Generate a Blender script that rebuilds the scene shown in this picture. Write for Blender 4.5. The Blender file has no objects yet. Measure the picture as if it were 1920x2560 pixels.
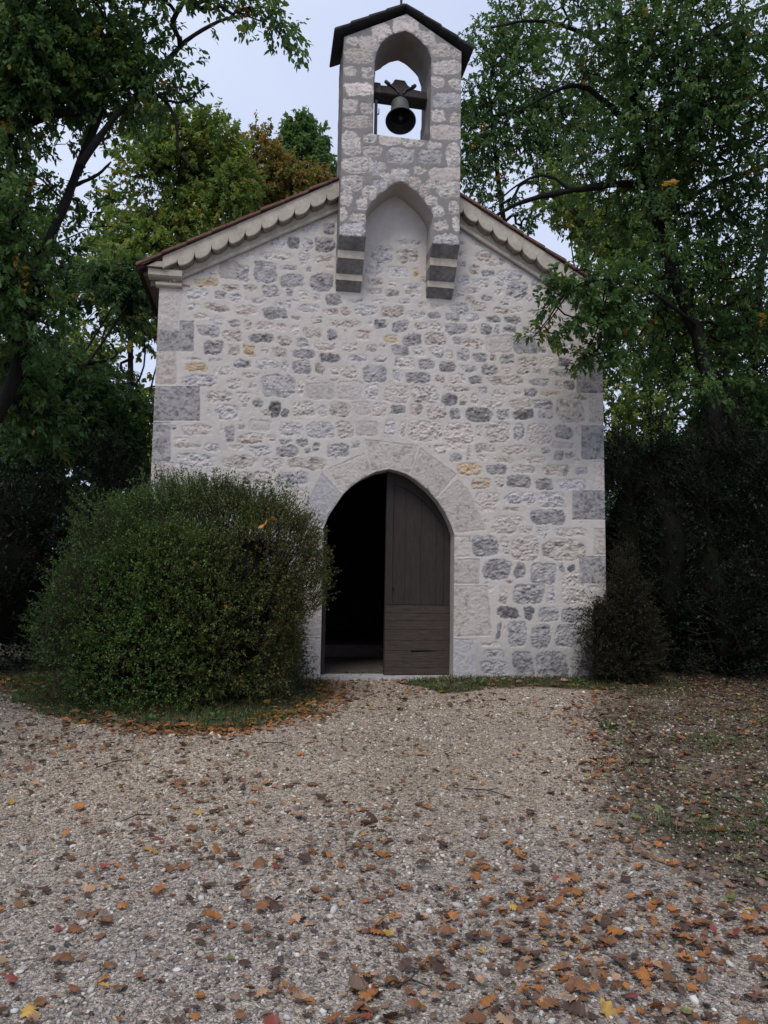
import bpy, bmesh, math, random
import numpy as np
from mathutils import Matrix, Vector
R = math.radians
rng = np.random.default_rng(7)
random.seed(7)
SC = bpy.context.scene
COL = SC.collection

# ------------------------------------------------------------------ camera
PITCH, YAW, ROLL, DIST = R(5.0), R(9.0), R(1.0), 9.9
CAM = np.array([-1.632, -DIST, 1.243])
_f = np.array([math.sin(YAW)*math.cos(PITCH), math.cos(YAW)*math.cos(PITCH), math.sin(PITCH)])
_r = np.array([math.cos(YAW), -math.sin(YAW), 0.0]); _u = np.cross(_r, _f)
_r, _u = _r*math.cos(ROLL)+_u*math.sin(ROLL), -_r*math.sin(ROLL)+_u*math.cos(ROLL)
cd = bpy.data.cameras.new('camera'); cam = bpy.data.objects.new('camera', cd); COL.objects.link(cam)
cd.sensor_fit = 'VERTICAL'; cd.sensor_height = 24.0; cd.lens = 18.0; cd.clip_start = 0.05; cd.clip_end = 2000
cam.matrix_world = Matrix(((_r[0], _u[0], -_f[0], CAM[0]), (_r[1], _u[1], -_f[1], CAM[1]), (_r[2], _u[2], -_f[2], CAM[2]), (0, 0, 0, 1)))
SC.camera = cam

# ------------------------------------------------------------------ sky, sun, exposure
SUN_EL, SUN_AZ = R(54), R(205)          # azimuth measured from +Y clockwise: high behind the camera, under cloud
w = bpy.data.worlds.new('World'); SC.world = w; w.use_nodes = True
nt = w.node_tree; nt.nodes.clear()
out = nt.nodes.new('ShaderNodeOutputWorld'); bg = nt.nodes.new('ShaderNodeBackground')
sky = nt.nodes.new('ShaderNodeTexSky'); sky.sky_type = 'NISHITA'; sky.sun_disc = False
sky.sun_elevation = SUN_EL; sky.sun_rotation = SUN_AZ; sky.dust_density = 2.0; sky.altitude = 300
tc = nt.nodes.new('ShaderNodeTexCoord'); nz = nt.nodes.new('ShaderNodeTexNoise'); nz.inputs['Scale'].default_value = 2.2; nz.inputs['Detail'].default_value = 4
nt.links.new(tc.outputs['Generated'], nz.inputs['Vector'])
cr = nt.nodes.new('ShaderNodeValToRGB')
cr.color_ramp.elements[0].position = 0.3; cr.color_ramp.elements[0].color = (4.9, 5.6, 7.7, 1)
cr.color_ramp.elements[1].position = 0.75; cr.color_ramp.elements[1].color = (6.6, 7.25, 8.9, 1)
mx = nt.nodes.new('ShaderNodeMixRGB'); mx.inputs[0].default_value = 0.9
nt.links.new(nz.outputs['Fac'], cr.inputs[0]); nt.links.new(sky.outputs[0], mx.inputs[1]); nt.links.new(cr.outputs[0], mx.inputs[2])
bg.inputs[1].default_value = 0.092
nt.links.new(mx.outputs[0], bg.inputs[0]); nt.links.new(bg.outputs[0], out.inputs[0])
sd = bpy.data.lights.new('sun', 'SUN'); so = bpy.data.objects.new('sun', sd); COL.objects.link(so)
sd.energy = 1.5; sd.angle = R(22); sd.color = (1.0, 0.94, 0.88)
sv = Vector((math.sin(SUN_AZ)*math.cos(SUN_EL), math.cos(SUN_AZ)*math.cos(SUN_EL), math.sin(SUN_EL)))
so.rotation_euler = sv.to_track_quat('Z', 'Y').to_euler(); so.location = (0, -20, 30)
SC.view_settings.view_transform = 'Standard'; SC.view_settings.look = 'None'
SC.view_settings.exposure = 0.42; SC.view_settings.gamma = 1.0
SC.cycles.use_denoising = True
SC.cycles.max_bounces = 6; SC.cycles.diffuse_bounces = 3; SC.cycles.transparent_max_bounces = 4

# ------------------------------------------------------------------ helpers
DS = 1920/1659.0
def un(px, py, y=0.0):
    """point of the plane y = const under a pixel of the 1920 x 2560 photograph"""
    d = _f*1920.0+_r*(px-960)-_u*(py-1280)
    return CAM+d*((y-CAM[1])/d[1])
def ud(px, py, y=0.0): return un(px*DS, py*DS, y)
def proj(P):
    v = np.asarray(P)-CAM; z = v@_f
    return 960+1920*(v@_r)/z, 1280-1920*(v@_u)/z, z
def zoom(ox, oy, s): return lambda x, y, Y=0.0: un(ox+x/s, oy+y/s, Y)

def gh(x, y):
    """height of the ground"""
    x = np.asarray(x, float); y = np.asarray(y, float)
    return -0.035+np.where(y < 0, 0.033*y, 0.015*y)+0.012*np.sin(x*1.3+y*.7)*np.clip(-y/3, 0, 1)+0.006*np.sin(x*4.1-y*3.3)*np.clip(-y/3, 0, 1)
def ground_at(px, py):
    d = _f*1920.0+_r*(px-960)-_u*(py-1280); t = 0
    z = -0.2
    for _ in range(12):
        p = CAM+d*((z-CAM[2])/d[2]); z = float(gh(p[0], p[1]))
    return p

_T = {}
def vn(x, z, f, seed=0):
    """smooth value noise in -1..1"""
    if seed not in _T: _T[seed] = np.random.default_rng(1000+seed).uniform(-1, 1, (256, 256))
    t = _T[seed]; x = np.asarray(x)*f+37.3; z = np.asarray(z)*f+91.7
    i = np.floor(x).astype(int); j = np.floor(z).astype(int); u = x-i; v = z-j
    u = u*u*(3-2*u); v = v*v*(3-2*v); i0, j0, i1, j1 = i % 256, j % 256, (i+1) % 256, (j+1) % 256
    return (t[i0, j0]*(1-u)+t[i1, j0]*u)*(1-v)+(t[i0, j1]*(1-u)+t[i1, j1]*u)*v
def fbm(x, z, f, seed=0, n=4):
    s = 0; a = 1; k = 0
    for o in range(n): s = s+a*vn(x, z, f, seed+o); k += a; a *= .5; f *= 2.03
    return s/k
def sst(a, b, x):
    t = np.clip((x-a)/(b-a), 0, 1); return t*t*(3-2*t)

def tag(o, label=None, cat=None, group=None, kind=None):
    if label: o['label'] = label
    if cat: o['category'] = cat
    if group: o['group'] = group
    if kind: o['kind'] = kind
    return o
def thing(name, label, cat, loc=(0, 0, 0), group=None):
    o = bpy.data.objects.new(name, None); COL.objects.link(o); o.location = loc; o.empty_display_size = .2
    return tag(o, label, cat, group)
def link(name, me, parent=None, mats=()):
    for m in (mats if isinstance(mats, (list, tuple)) else [mats]): me.materials.append(m)
    o = bpy.data.objects.new(name, me); COL.objects.link(o)
    if parent is not None:
        o.parent = parent
        o.matrix_parent_inverse = world_inv(parent)
    return o
def world_inv(p):
    """parts are built in world space; only a thing's own base carries a transform"""
    if p.parent is not None: return Matrix.Identity(4)
    return Matrix.LocRotScale(p.location, p.rotation_euler, p.scale).inverted()
def npmesh(name, V, F, parent=None, mats=(), col=None, smooth=False):
    V = np.ascontiguousarray(V, np.float32); F = np.ascontiguousarray(F, np.int32); k = F.shape[1]
    me = bpy.data.meshes.new(name)
    me.vertices.add(len(V)); me.vertices.foreach_set('co', V.ravel())
    me.loops.add(F.size); me.loops.foreach_set('vertex_index', F.ravel())
    me.polygons.add(len(F)); me.polygons.foreach_set('loop_start', np.arange(0, F.size, k, dtype=np.int32))
    me.polygons.foreach_set('loop_total', np.full(len(F), k, np.int32))
    if smooth: me.polygons.foreach_set('use_smooth', np.ones(len(F), bool))
    if col is not None:
        a = me.attributes.new('Col', 'FLOAT_COLOR', 'POINT')
        a.data.foreach_set('color', np.c_[col, np.ones(len(V))].astype(np.float32).ravel())
    me.update(calc_edges=True); me.validate()
    return link(name, me, parent, mats)
class MB:
    """collects simple solids and links them as one mesh"""
    def __init__(s): s.v = []; s.f = []
    def add(s, v, f):
        n = len(s.v); s.v += [tuple(map(float, p)) for p in v]; s.f += [tuple(i+n for i in q) for q in f]; return s
    def box(s, x0, x1, y0, y1, z0, z1, M=None):
        v = [(x, y, z) for x in (x0, x1) for y in (y0, y1) for z in (z0, z1)]
        if M is not None: v = [M @ Vector(p) for p in v]
        return s.add(v, [(0, 1, 3, 2), (4, 6, 7, 5), (0, 4, 5, 1), (2, 3, 7, 6), (0, 2, 6, 4), (1, 5, 7, 3)])
    def prism(s, pts, y0, y1):
        """outline of (x, z) points extruded in y"""
        n = len(pts); v = [(x, y0, z) for x, z in pts]+[(x, y1, z) for x, z in pts]
        return s.add(v, [tuple(range(n)), tuple(range(2*n-1, n-1, -1))]+[(i, i+n, (i+1) % n+n, (i+1) % n) for i in range(n)])
    def prismx(s, pts, x0, x1):
        """outline of (y, z) points extruded in x"""
        n = len(pts); v = [(x0, y, z) for y, z in pts]+[(x1, y, z) for y, z in pts]
        return s.add(v, [tuple(range(n)), tuple(range(2*n-1, n-1, -1))]+[(i, i+n, (i+1) % n+n, (i+1) % n) for i in range(n)])
    def tube(s, P, rad, n=8, cap=True):
        P = [np.asarray(p, float) for p in P]; rad = rad if hasattr(rad, '__len__') else [rad]*len(P)
        b = len(s.v); a = None
        for i, p in enumerate(P):
            t = P[min(i+1, len(P)-1)]-P[max(i-1, 0)]; t = t/(np.linalg.norm(t)+1e-9)
            if a is None: a = np.cross(t, (0.31, .95, .1) if abs(t[2]) > .7 else (0, 0, 1))
            a = a-t*(a@t); a /= np.linalg.norm(a)+1e-9; c = np.cross(t, a)
            for k in range(n):
                q = p+rad[i]*(a*math.cos(2*math.pi*k/n)+c*math.sin(2*math.pi*k/n)); s.v.append(tuple(q))
        for i in range(len(P)-1):
            for k in range(n): s.f.append((b+i*n+k, b+i*n+(k+1) % n, b+(i+1)*n+(k+1) % n, b+(i+1)*n+k))
        if cap: s.f.append(tuple(range(b+n-1, b-1, -1))); s.f.append(tuple(range(b+(len(P)-1)*n, b+len(P)*n)))
        return s
    def lathe(s, prof, c=(0, 0, 0), n=32):
        b = len(s.v)
        for r, z in prof:
            for k in range(n): s.v.append((c[0]+r*math.cos(2*math.pi*k/n), c[1]+r*math.sin(2*math.pi*k/n), c[2]+z))
        for i in range(len(prof)-1):
            for k in range(n): s.f.append((b+i*n+k, b+i*n+(k+1) % n, b+(i+1)*n+(k+1) % n, b+(i+1)*n+k))
        return s
    def build(s, name, mat, parent=None, smooth=False, bevel=0, seg=2):
        me = bpy.data.meshes.new(name); me.from_pydata(s.v, [], s.f); me.update()
        if bevel or not smooth:
            bm = bmesh.new(); bm.from_mesh(me)
            bmesh.ops.recalc_face_normals(bm, faces=bm.faces)
            if bevel: bmesh.ops.bevel(bm, geom=bm.edges[:], offset=bevel, segments=seg, affect='EDGES', clamp_overlap=True)
            bm.to_mesh(me); bm.free()
        if smooth: me.polygons.foreach_set('use_smooth', np.ones(len(me.polygons), bool))
        return link(name, me, parent, mat)

# ------------------------------------------------------------------ materials
def mat(name, col=None, attr=False, rough=.9, nscale=20, namt=.25, bump=.2, bscale=60, bdist=.01, stretch=(1, 1, 1), trans=0, spec=.3, metal=0, col2=None, tcol=1.6):
    m = bpy.data.materials.new(name); m.use_nodes = True; t = m.node_tree; b = t.nodes['Principled BSDF']
    b.inputs['Roughness'].default_value = rough; b.inputs['Specular IOR Level'].default_value = spec; b.inputs['Metallic'].default_value = metal
    tcn = t.nodes.new('ShaderNodeTexCoord'); mp = t.nodes.new('ShaderNodeMapping'); mp.inputs['Scale'].default_value = stretch
    t.links.new(tcn.outputs['Object'], mp.inputs['Vector'])
    n1 = t.nodes.new('ShaderNodeTexNoise'); n1.inputs['Scale'].default_value = nscale; n1.inputs['Detail'].default_value = 6; n1.inputs['Roughness'].default_value = .65
    t.links.new(mp.outputs[0], n1.inputs['Vector'])
    if attr:
        at = t.nodes.new('ShaderNodeAttribute'); at.attribute_name = 'Col'; src = at.outputs['Color']
    else:
        rr = t.nodes.new('ShaderNodeValToRGB'); rr.color_ramp.elements[0].position = .3; rr.color_ramp.elements[1].position = .7
        c2 = col2 or tuple(c*.6 for c in col)
        rr.color_ramp.elements[0].color = (*c2, 1); rr.color_ramp.elements[1].color = (*col, 1)
        t.links.new(n1.outputs['Fac'], rr.inputs[0]); src = rr.outputs[0]
    if namt:
        n2 = t.nodes.new('ShaderNodeTexNoise'); n2.inputs['Scale'].default_value = nscale*4.3; n2.inputs['Detail'].default_value = 5
        t.links.new(mp.outputs[0], n2.inputs['Vector'])
        mr = t.nodes.new('ShaderNodeMapRange'); mr.inputs[1].default_value = .3; mr.inputs[2].default_value = .7
        mr.inputs[3].default_value = 1-namt; mr.inputs[4].default_value = 1+namt
        t.links.new(n2.outputs['Fac'], mr.inputs[0])
        mm = t.nodes.new('ShaderNodeVectorMath'); mm.operation = 'SCALE'
        t.links.new(src, mm.inputs[0]); t.links.new(mr.outputs[0], mm.inputs['Scale']); src = mm.outputs[0]
    t.links.new(src, b.inputs['Base Color'])
    if bump:
        n3 = t.nodes.new('ShaderNodeTexNoise'); n3.inputs['Scale'].default_value = bscale; n3.inputs['Detail'].default_value = 5; n3.inputs['Roughness'].default_value = .7
        t.links.new(mp.outputs[0], n3.inputs['Vector'])
        bp = t.nodes.new('ShaderNodeBump'); bp.inputs['Strength'].default_value = bump; bp.inputs['Distance'].default_value = bdist
        t.links.new(n3.outputs['Fac'], bp.inputs['Height']); t.links.new(bp.outputs[0], b.inputs['Normal'])
    if trans:
        tr = t.nodes.new('ShaderNodeBsdfTranslucent'); ms = t.nodes.new('ShaderNodeMixShader'); ms.inputs[0].default_value = trans
        vm = t.nodes.new('ShaderNodeVectorMath'); vm.operation = 'MULTIPLY'; vm.inputs[1].default_value = (tcol*1.1, tcol, tcol*.6)
        t.links.new(src, vm.inputs[0]); t.links.new(vm.outputs[0], tr.inputs['Color'])
        t.links.new(b.outputs[0], ms.inputs[1]); t.links.new(tr.outputs[0], ms.inputs[2])
        t.links.new(ms.outputs[0], t.nodes['Material Output'].inputs['Surface'])
    return m
M = {
 'stone': mat('wall_stone', attr=True, rough=.95, nscale=30, namt=.10, bump=.35, bscale=95, bdist=.01, spec=.12),
 'leaf': mat('leaf', attr=True, rough=.55, namt=0, bump=0, trans=.38, spec=.25),
 'bushleaf': mat('bush_leaf', attr=True, rough=.55, namt=0, bump=0, trans=.2, spec=.25),
 'litter': mat('dead_leaf', attr=True, rough=.6, nscale=60, namt=.2, bump=0, trans=.1, spec=.35),
 'bark': mat('bark', (.013, .0115, .010), rough=.95, nscale=14, stretch=(1, 1, .25), bump=.8, bscale=22, bdist=.03, col2=(.005, .0048, .0045)),
 'plaster': mat('cornice_plaster', (.48, .43, .36), rough=.95, nscale=5, namt=.1, bump=.3, bscale=40, bdist=.006, col2=(.33, .295, .245)),
 'scallop_shade': mat('scallop_underside_shade', (.33, .285, .24), rough=.95, nscale=7, col2=(.22, .185, .155)),  # shade under the cornice scallops, put into a darker colour
 'tile': mat('terracotta_tile', (.20, .10, .072), rough=.9, nscale=7, namt=.25, bump=.3, col2=(.10, .062, .052)),
 'slab': mat('roof_slab', (.045, .043, .044), rough=.85, nscale=9, namt=.3, bump=.5, bscale=30, col2=(.022, .022, .023)),
 'corbel': mat('corbel_stone', (.36, .335, .315), rough=.95, nscale=6, namt=.2, bump=.4, bscale=50, col2=(.22, .205, .20)),
 'wood': mat('door_wood', (.040, .030, .026), rough=.8, nscale=7, stretch=(12, 1, .8), namt=.3, bump=.35, bscale=14, bdist=.004, col2=(.020, .016, .0155)),
 'woodh': mat('door_wood_board', (.070, .052, .043), rough=.85, nscale=6, stretch=(.8, 1, 10), namt=.35, bump=.4, bscale=12, bdist=.004, col2=(.028, .021, .019)),
 'iron': mat('iron', (.03, .03, .032), rough=.6, nscale=30, namt=.3, bump=.2, spec=.5, col2=(.016, .015, .016)),
 'bronze': mat('bell_bronze', (.105, .108, .10), rough=.55, nscale=9, namt=.25, bump=.15, spec=.5, metal=.35, col2=(.085, .09, .085)),
 'beam': mat('bell_timber', (.042, .035, .032), rough=.9, nscale=6, stretch=(1, 4, 4), namt=.3, bump=.4, col2=(.02, .017, .016)),
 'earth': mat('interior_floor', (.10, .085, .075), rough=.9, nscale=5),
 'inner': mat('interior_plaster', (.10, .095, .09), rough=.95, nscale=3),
 'sill': mat('threshold_stone', (.47, .45, .435), rough=.95, nscale=8, namt=.2, bump=.5, bscale=30, bdist=.015, col2=(.28, .265, .255)),
 'bellin_shade': mat('bell_inside_shade', (.02, .022, .024), rough=.7, nscale=9, spec=.2),  # darkened bronze: the shade inside the bell is painted in
 'twig': mat('twig', (.05, .038, .03), rough=.9, nscale=30),
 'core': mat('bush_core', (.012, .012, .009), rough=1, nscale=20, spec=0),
 'pebble': mat('pebble', attr=True, rough=.9, nscale=40, namt=.2, bump=0, spec=.25),
}
# ------------------------------------------------------------------ masonry: stones as (x0, y0, x1, y1, kind) traced on the wall plane
PAL = {'L': (.53, .485, .45), 'B': (.48, .46, .46), 'T': (.46, .41, .37), 'P': (.51, .455, .422), 'G': (.395, .38, .378), 'D': (.32, .306, .306), 'W': (.40, .382, .388),
       'K': (.215, .207, .207), 'O': (.47, .36, .24), 'S': (.47, .43, .405), 'R': (.30, .18, .14), 'Q': (.345, .33, .328), 'V': (.50, .45, .415)}
MORT = np.array((.52, .482, .445))
ZA = '''315 40 485 125 G|360 145 515 255 D|505 70 650 165 T|545 0 640 50 G|660 0 720 80 T|735 10 880 75 L|700 100 875 165 K|880 25 965 85 P|895 115 1000 190 T|540 180 635 255 T|650 175 735 265 O|765 190 835 250 T|860 200 970 265 T|1030 130 1125 205 G|985 215 1170 285 D|1145 145 1320 225 P|1250 75 1330 145 D|1340 165 1490 225 L|1520 175 1620 240 T|1200 240 1350 305 K|1400 250 1560 300 B|1580 260 1680 310 B|1085 55 1215 130 T|1000 45 1060 110 L|1265 0 1490 60 T|1590 0 1659 50 K|1450 70 1585 92 R|1450 95 1580 150 L|200 268 400 292 T|400 280 510 305 G|215 310 400 375 O|440 340 600 400 L|580 280 715 350 G|735 285 910 355 B|920 290 980 370 B|995 295 1145 390 G|1160 310 1240 390 T|1270 330 1340 400 L|1345 330 1470 420 P|1500 330 1680 450 G|205 395 490 480 B|520 420 660 495 L|640 375 770 415 T|780 395 1025 555 G|690 440 760 500 L|1040 430 1085 550 L|1105 450 1310 570 S|1330 440 1505 575 S|1520 460 1620 580 B|1260 415 1335 445 T|390 510 580 590 T|600 510 710 590 L|740 515 775 545 T|715 565 800 625 D|840 580 920 700 K|770 640 850 690 T|925 640 985 700 D|455 610 630 720 B|385 620 415 700 B|1000 590 1170 690 P|1180 610 1260 700 B|1270 595 1425 695 T|1440 590 1560 680 S|1570 600 1680 700 P|195 755 440 830 P|110 745 185 780 G|150 835 255 870 L|480 740 520 800 L|525 755 590 890 G|605 810 810 890 T|700 715 850 800 S|600 750 680 790 L|910 730 1080 830 B|1100 730 1310 850 B|1320 725 1435 850 P|1450 725 1615 830 S|830 820 880 870 T|910 850 1000 890 G|1015 850 1120 900 D|150 880 355 920 T|370 880 490 950 B|540 895 660 940 P|690 900 855 970 B|885 900 1045 985 D|1085 920 1135 955 G|1145 875 1200 945 D|1250 880 1415 985 G|1420 870 1490 925 G|160 960 450 1055 B|490 970 760 1065 T|780 985 940 1070 P|970 985 1255 1075 T|380 1060 510 1105 L|290 1080 360 1160 B|600 1080 860 1180 T|880 1090 1120 1190 G|190 1180 420 1250 T|450 1200 700 1290 L|720 1205 900 1300 B|920 1210 1090 1290 T|200 1270 420 1370 G|440 1310 640 1400 T|660 1310 880 1400 L|900 1310 1060 1410 P|250 1400 500 1500 B|520 1420 760 1510 T|780 1420 1000 1510 L'''
ZB = '''50 10 175 95 D|215 15 315 80 T|325 15 410 85 L|430 30 600 110 D|620 40 665 105 T|690 30 765 110 G|780 35 820 110 G|840 45 945 100 D|980 50 1040 90 G|0 105 105 170 O|135 100 270 185 D|285 95 450 190 T|480 120 555 185 D|550 135 720 205 T|730 115 925 235 S|930 120 1090 245 Q|1095 190 1160 245 G|50 185 185 260 D|200 190 290 270 L|325 195 430 275 B|440 215 500 290 T|515 205 610 300 G|630 235 735 310 G|750 240 805 305 T|820 240 930 315 D|950 265 1105 330 T|1120 265 1220 340 L|1240 275 1335 340 D|75 270 215 345 L|235 285 360 355 D|385 305 510 385 D|535 320 660 375 G|690 320 825 395 D|845 340 910 390 T|930 340 1040 395 T|1060 345 1130 390 G|1160 350 1340 410 G|60 355 125 445 B|145 370 330 460 D|355 395 440 450 T|450 390 575 460 P|590 400 705 465 D|735 400 1015 470 T|1030 420 1200 475 G|1220 440 1280 500 L|1285 435 1360 505 G|0 470 175 600 P|195 470 390 600 L|390 475 640 515 T|670 485 745 530 G|770 495 890 560 T|910 490 990 545 L|1005 490 1090 555 D|1105 510 1300 550 O|1310 530 1465 570 T|410 530 525 615 K|540 540 605 620 T|615 530 680 615 P|700 560 845 630 L|880 560 1055 640 T|1060 570 1210 640 G|1235 570 1430 735 T|45 610 155 675 D|185 600 280 680 T|300 610 450 710 P|465 640 545 715 D|580 630 780 730 K|800 640 895 715 G|915 640 1080 715 K|1100 650 1215 710 G|0 710 85 830 B|105 720 160 840 L|170 720 420 870 P|425 740 635 890 P|650 745 715 840 P|725 730 900 880 P|925 735 1005 875 G|1020 745 1195 890 P|1215 755 1355 850 D|1365 755 1410 830 L|1195 875 1360 925 S|350 890 445 960 L|455 960 560 1015 G|585 900 620 1010 T|635 885 805 955 T|805 900 1085 960 P|1110 910 1180 960 L|650 965 750 1010 T|770 970 920 1025 T|990 975 1165 1030 P|1215 935 1280 1020 D|1285 950 1380 1000 T|520 1025 700 1110 O|730 1035 880 1110 D|905 1035 1085 1100 T|1120 1035 1335 1120 T|1360 1050 1450 1110 G|620 1130 765 1210 O|795 1120 855 1200 T|875 1115 1050 1205 D|1070 1140 1215 1220 D|1240 1130 1450 1220 B|650 1235 830 1335 P|860 1230 1100 1320 B|1100 1235 1300 1350 B'''
ZC = '''850 95 1190 240 D|500 150 800 240 P|455 240 720 325 P|735 245 875 320 P|905 250 1030 350 B|1065 260 1400 345 P|305 340 550 540 G|575 340 660 540 L|670 345 935 575 P|960 365 1390 575 T|390 565 670 745 D|695 585 805 745 D|850 595 1095 795 G|1115 600 1170 690 D|1195 610 1275 680 K|1140 690 1370 980 P|400 770 470 805 P|575 755 720 790 R|460 815 520 890 L|545 810 640 985 T|685 795 980 985 G|995 810 1085 990 B|530 1005 760 1120 K|790 1010 890 1135 K|920 1015 1130 1145 G|1150 1020 1360 1165 G|525 1140 580 1330 K|590 1180 620 1225 T|640 1145 815 1385 G|845 1165 1045 1400 D|1085 1175 1330 1395 G|365 1335 575 1385 T|305 1310 370 1335 T|395 1410 610 1485 G|380 1515 640 1650 G|680 1425 880 1690 D|905 1430 1205 1690 D'''
ZE = '''430 50 600 230 S|590 90 735 260 G|770 55 1000 270 G|1035 185 1270 320 D|1320 185 1545 350 D|850 290 1030 410 G|1030 95 1215 155 G|1265 110 1355 165 G|160 215 430 310 O|440 285 655 355 T|660 280 800 345 T|90 320 325 435 B|370 355 490 440 G|500 385 665 465 B|740 410 885 470 B|690 385 720 455 T|1085 320 1170 410 D|1210 350 1330 430 L|1340 380 1425 445 T|1465 370 1635 490 D|1125 425 1225 455 T|100 470 240 535 B|285 475 560 560 T|580 490 805 590 T|970 440 1150 535 B|850 510 1090 635 D|1190 480 1430 560 B|1460 520 1600 590 T|160 570 330 630 T|330 590 490 690 B'''
ZF = '''410 260 665 460 B|700 280 950 460 T|330 450 550 600 B|590 490 850 620 B|890 490 960 645 O|340 620 540 720 T|330 740 540 820 L|610 660 710 720 L|740 690 1010 750 B|570 760 740 845 G|785 760 985 850 L|0 820 60 930 D|115 860 350 920 B|400 865 610 920 B|700 870 880 930 B|920 900 1070 970 T|1090 920 1250 980 T|1310 910 1520 1020 G|195 940 480 1060 B|520 950 790 1080 T|800 1000 1040 1100 B|1060 1020 1220 1110 D|1260 1040 1410 1130 G|1460 1030 1659 1140 B|50 960 170 1070 T|440 1095 580 1215 D|1370 590 1540 710 B|1480 730 1659 810 B|1480 830 1610 920 T|1380 430 1500 490 G|1400 300 1520 370 T|1520 480 1659 590 T|690 180 1020 250 B'''
ZG = '''280 590 440 680 T|370 660 540 720 T|340 750 460 810 G|550 850 730 980 G|470 750 700 850 B|740 820 900 920 B|270 820 410 890 B|440 845 540 890 G|150 800 250 870 B|210 900 320 950 T|340 960 450 1010 D|450 910 540 960 L|490 990 590 1050 L|70 1040 230 1120 B|250 1020 400 1100 T|430 1060 570 1110 T|560 1060 690 1110 L|720 1080 830 1130 T|370 1130 500 1190 D|520 1130 680 1195 D|50 1120 170 1180 G'''
ZH = '''1100 420 1210 470 G|1230 400 1370 470 B|1390 395 1490 480 D|1140 495 1230 585 D|1240 500 1320 600 B|1330 500 1480 610 D|1010 500 1130 580 B|930 600 1180 660 L|1220 610 1310 670 B|1310 630 1480 680 T|790 580 900 650 L'''
ZQ = '''-60 8 300 228 Qc|-60 230 175 465 Vc|-60 475 345 725 Qc|-60 730 135 1020 Qc|-60 1020 170 1300 Vc|-60 1310 300 1560 Qc'''
ZR = '''1375 270 1700 525 Qc|1465 535 1700 745 Vc|1410 755 1700 1000 Qc|1490 1010 1700 1215 Vc|1345 1220 1720 1430 Qc'''
ZS = '''1450 268 1690 520 Vc|1310 530 1690 790 Qc|1250 1430 1690 1680 Qc'''
DOORP = [[(560, 60), (1000, 110), (925, 350), (757, 290), (618, 325)], [(262, 300), (552, 172), (612, 330), (385, 490), (345, 470)], [(50, 650), (212, 335), (340, 470), (372, 500), (222, 770), (95, 780)],
         [(1012, 132), (1312, 345), (1135, 545), (930, 350)], [(1310, 385), (1400, 470), (1545, 800), (1290, 825), (1140, 550)], [(1260, 845), (1425, 845), (1420, 1020), (1260, 1020)],
         [(1260, 1032), (1492, 1032), (1490, 1238), (1260, 1238)], [(1260, 1248), (1560, 1250), (1595, 1660), (1260, 1668)], [(1230, 1680), (1440, 1680), (1480, 2020), (1230, 2020)],
         [(60, 790), (235, 790), (235, 1040), (60, 1040)], [(0, 1050), (235, 1050), (235, 1350), (0, 1350)], [(40, 1360), (235, 1360), (235, 1660), (40, 1660)], [(0, 1670), (235, 1670), (235, 2020), (0, 2020)]]
ZT = '''245 270 345 335 L|345 262 490 375 P|235 352 452 465 T|230 475 325 555 L|360 495 450 575 L|230 600 445 700 P|225 722 330 820 V|355 742 440 830 L|220 842 440 935 T|215 955 355 1130 L|370 972 475 1040 L|370 1062 510 1145 L|490 985 640 1055 V|645 1005 805 1068 L|540 1075 745 1190 G|770 1092 945 1190 G|828 1032 950 1090 L|970 1034 1078 1210 L|215 1142 450 1265 L|435 1182 540 1285 B|580 1222 710 1322 L|730 1207 830 1270 L|850 1217 1078 1308 V|205 1277 370 1390 L|440 1302 550 1400 B|510 1262 590 1340 L|200 1392 300 1495 L|365 1350 475 1455 L|320 1442 400 1530 L|195 1502 255 1610 L|270 1552 390 1640 L|190 1625 390 1725 B|700 1275 780 1380 T|780 1335 860 1430 T|830 1310 900 1378 L|905 1312 1078 1440 L|810 1425 920 1500 L|870 1495 965 1580 L|985 1462 1075 1560 L|880 1602 1000 1680 L|1022 1570 1075 1700 L|880 1702 1065 1790 B|872 442 1095 545 L|870 555 960 640 L|1000 572 1090 655 L|870 675 1085 780 G|862 797 965 890 L|1000 815 1083 910 T|862 915 1083 1015 V|425 165 580 300 P|592 118 778 262 V|770 222 895 325 L|860 312 1000 412 T|1002 350 1100 432 T|560 1390 600 1410 L'''
def plist(s, z, Y=0.0):
    o = []
    for q in s.split('|'):
        a = q.split(); x0, y0, x1, y1 = map(float, a[:4]); P = [z(x, y, Y)[[0, 2]] for x, y in ((x0, y0), (x1, y0), (x1, y1), (x0, y1))]
        o.append((np.array(P), a[4]))
    return o
zA = zoom(380, 800, 2.8603); zB = zoom(960, 800, 2.8603); zC = zoom(1100, 1250, 3.7705); zE = zoom(440, 640, 3.95); zF = zoom(840, 560, 4.608)
zG = zoom(1100, 450, 3.318); zH = zoom(320, 420, 2.8603); zD = zoom(740, 1080, 3.252); zT = zoom(780, 0, 2.911); z4 = zoom(330, 600, 8.505)

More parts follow.
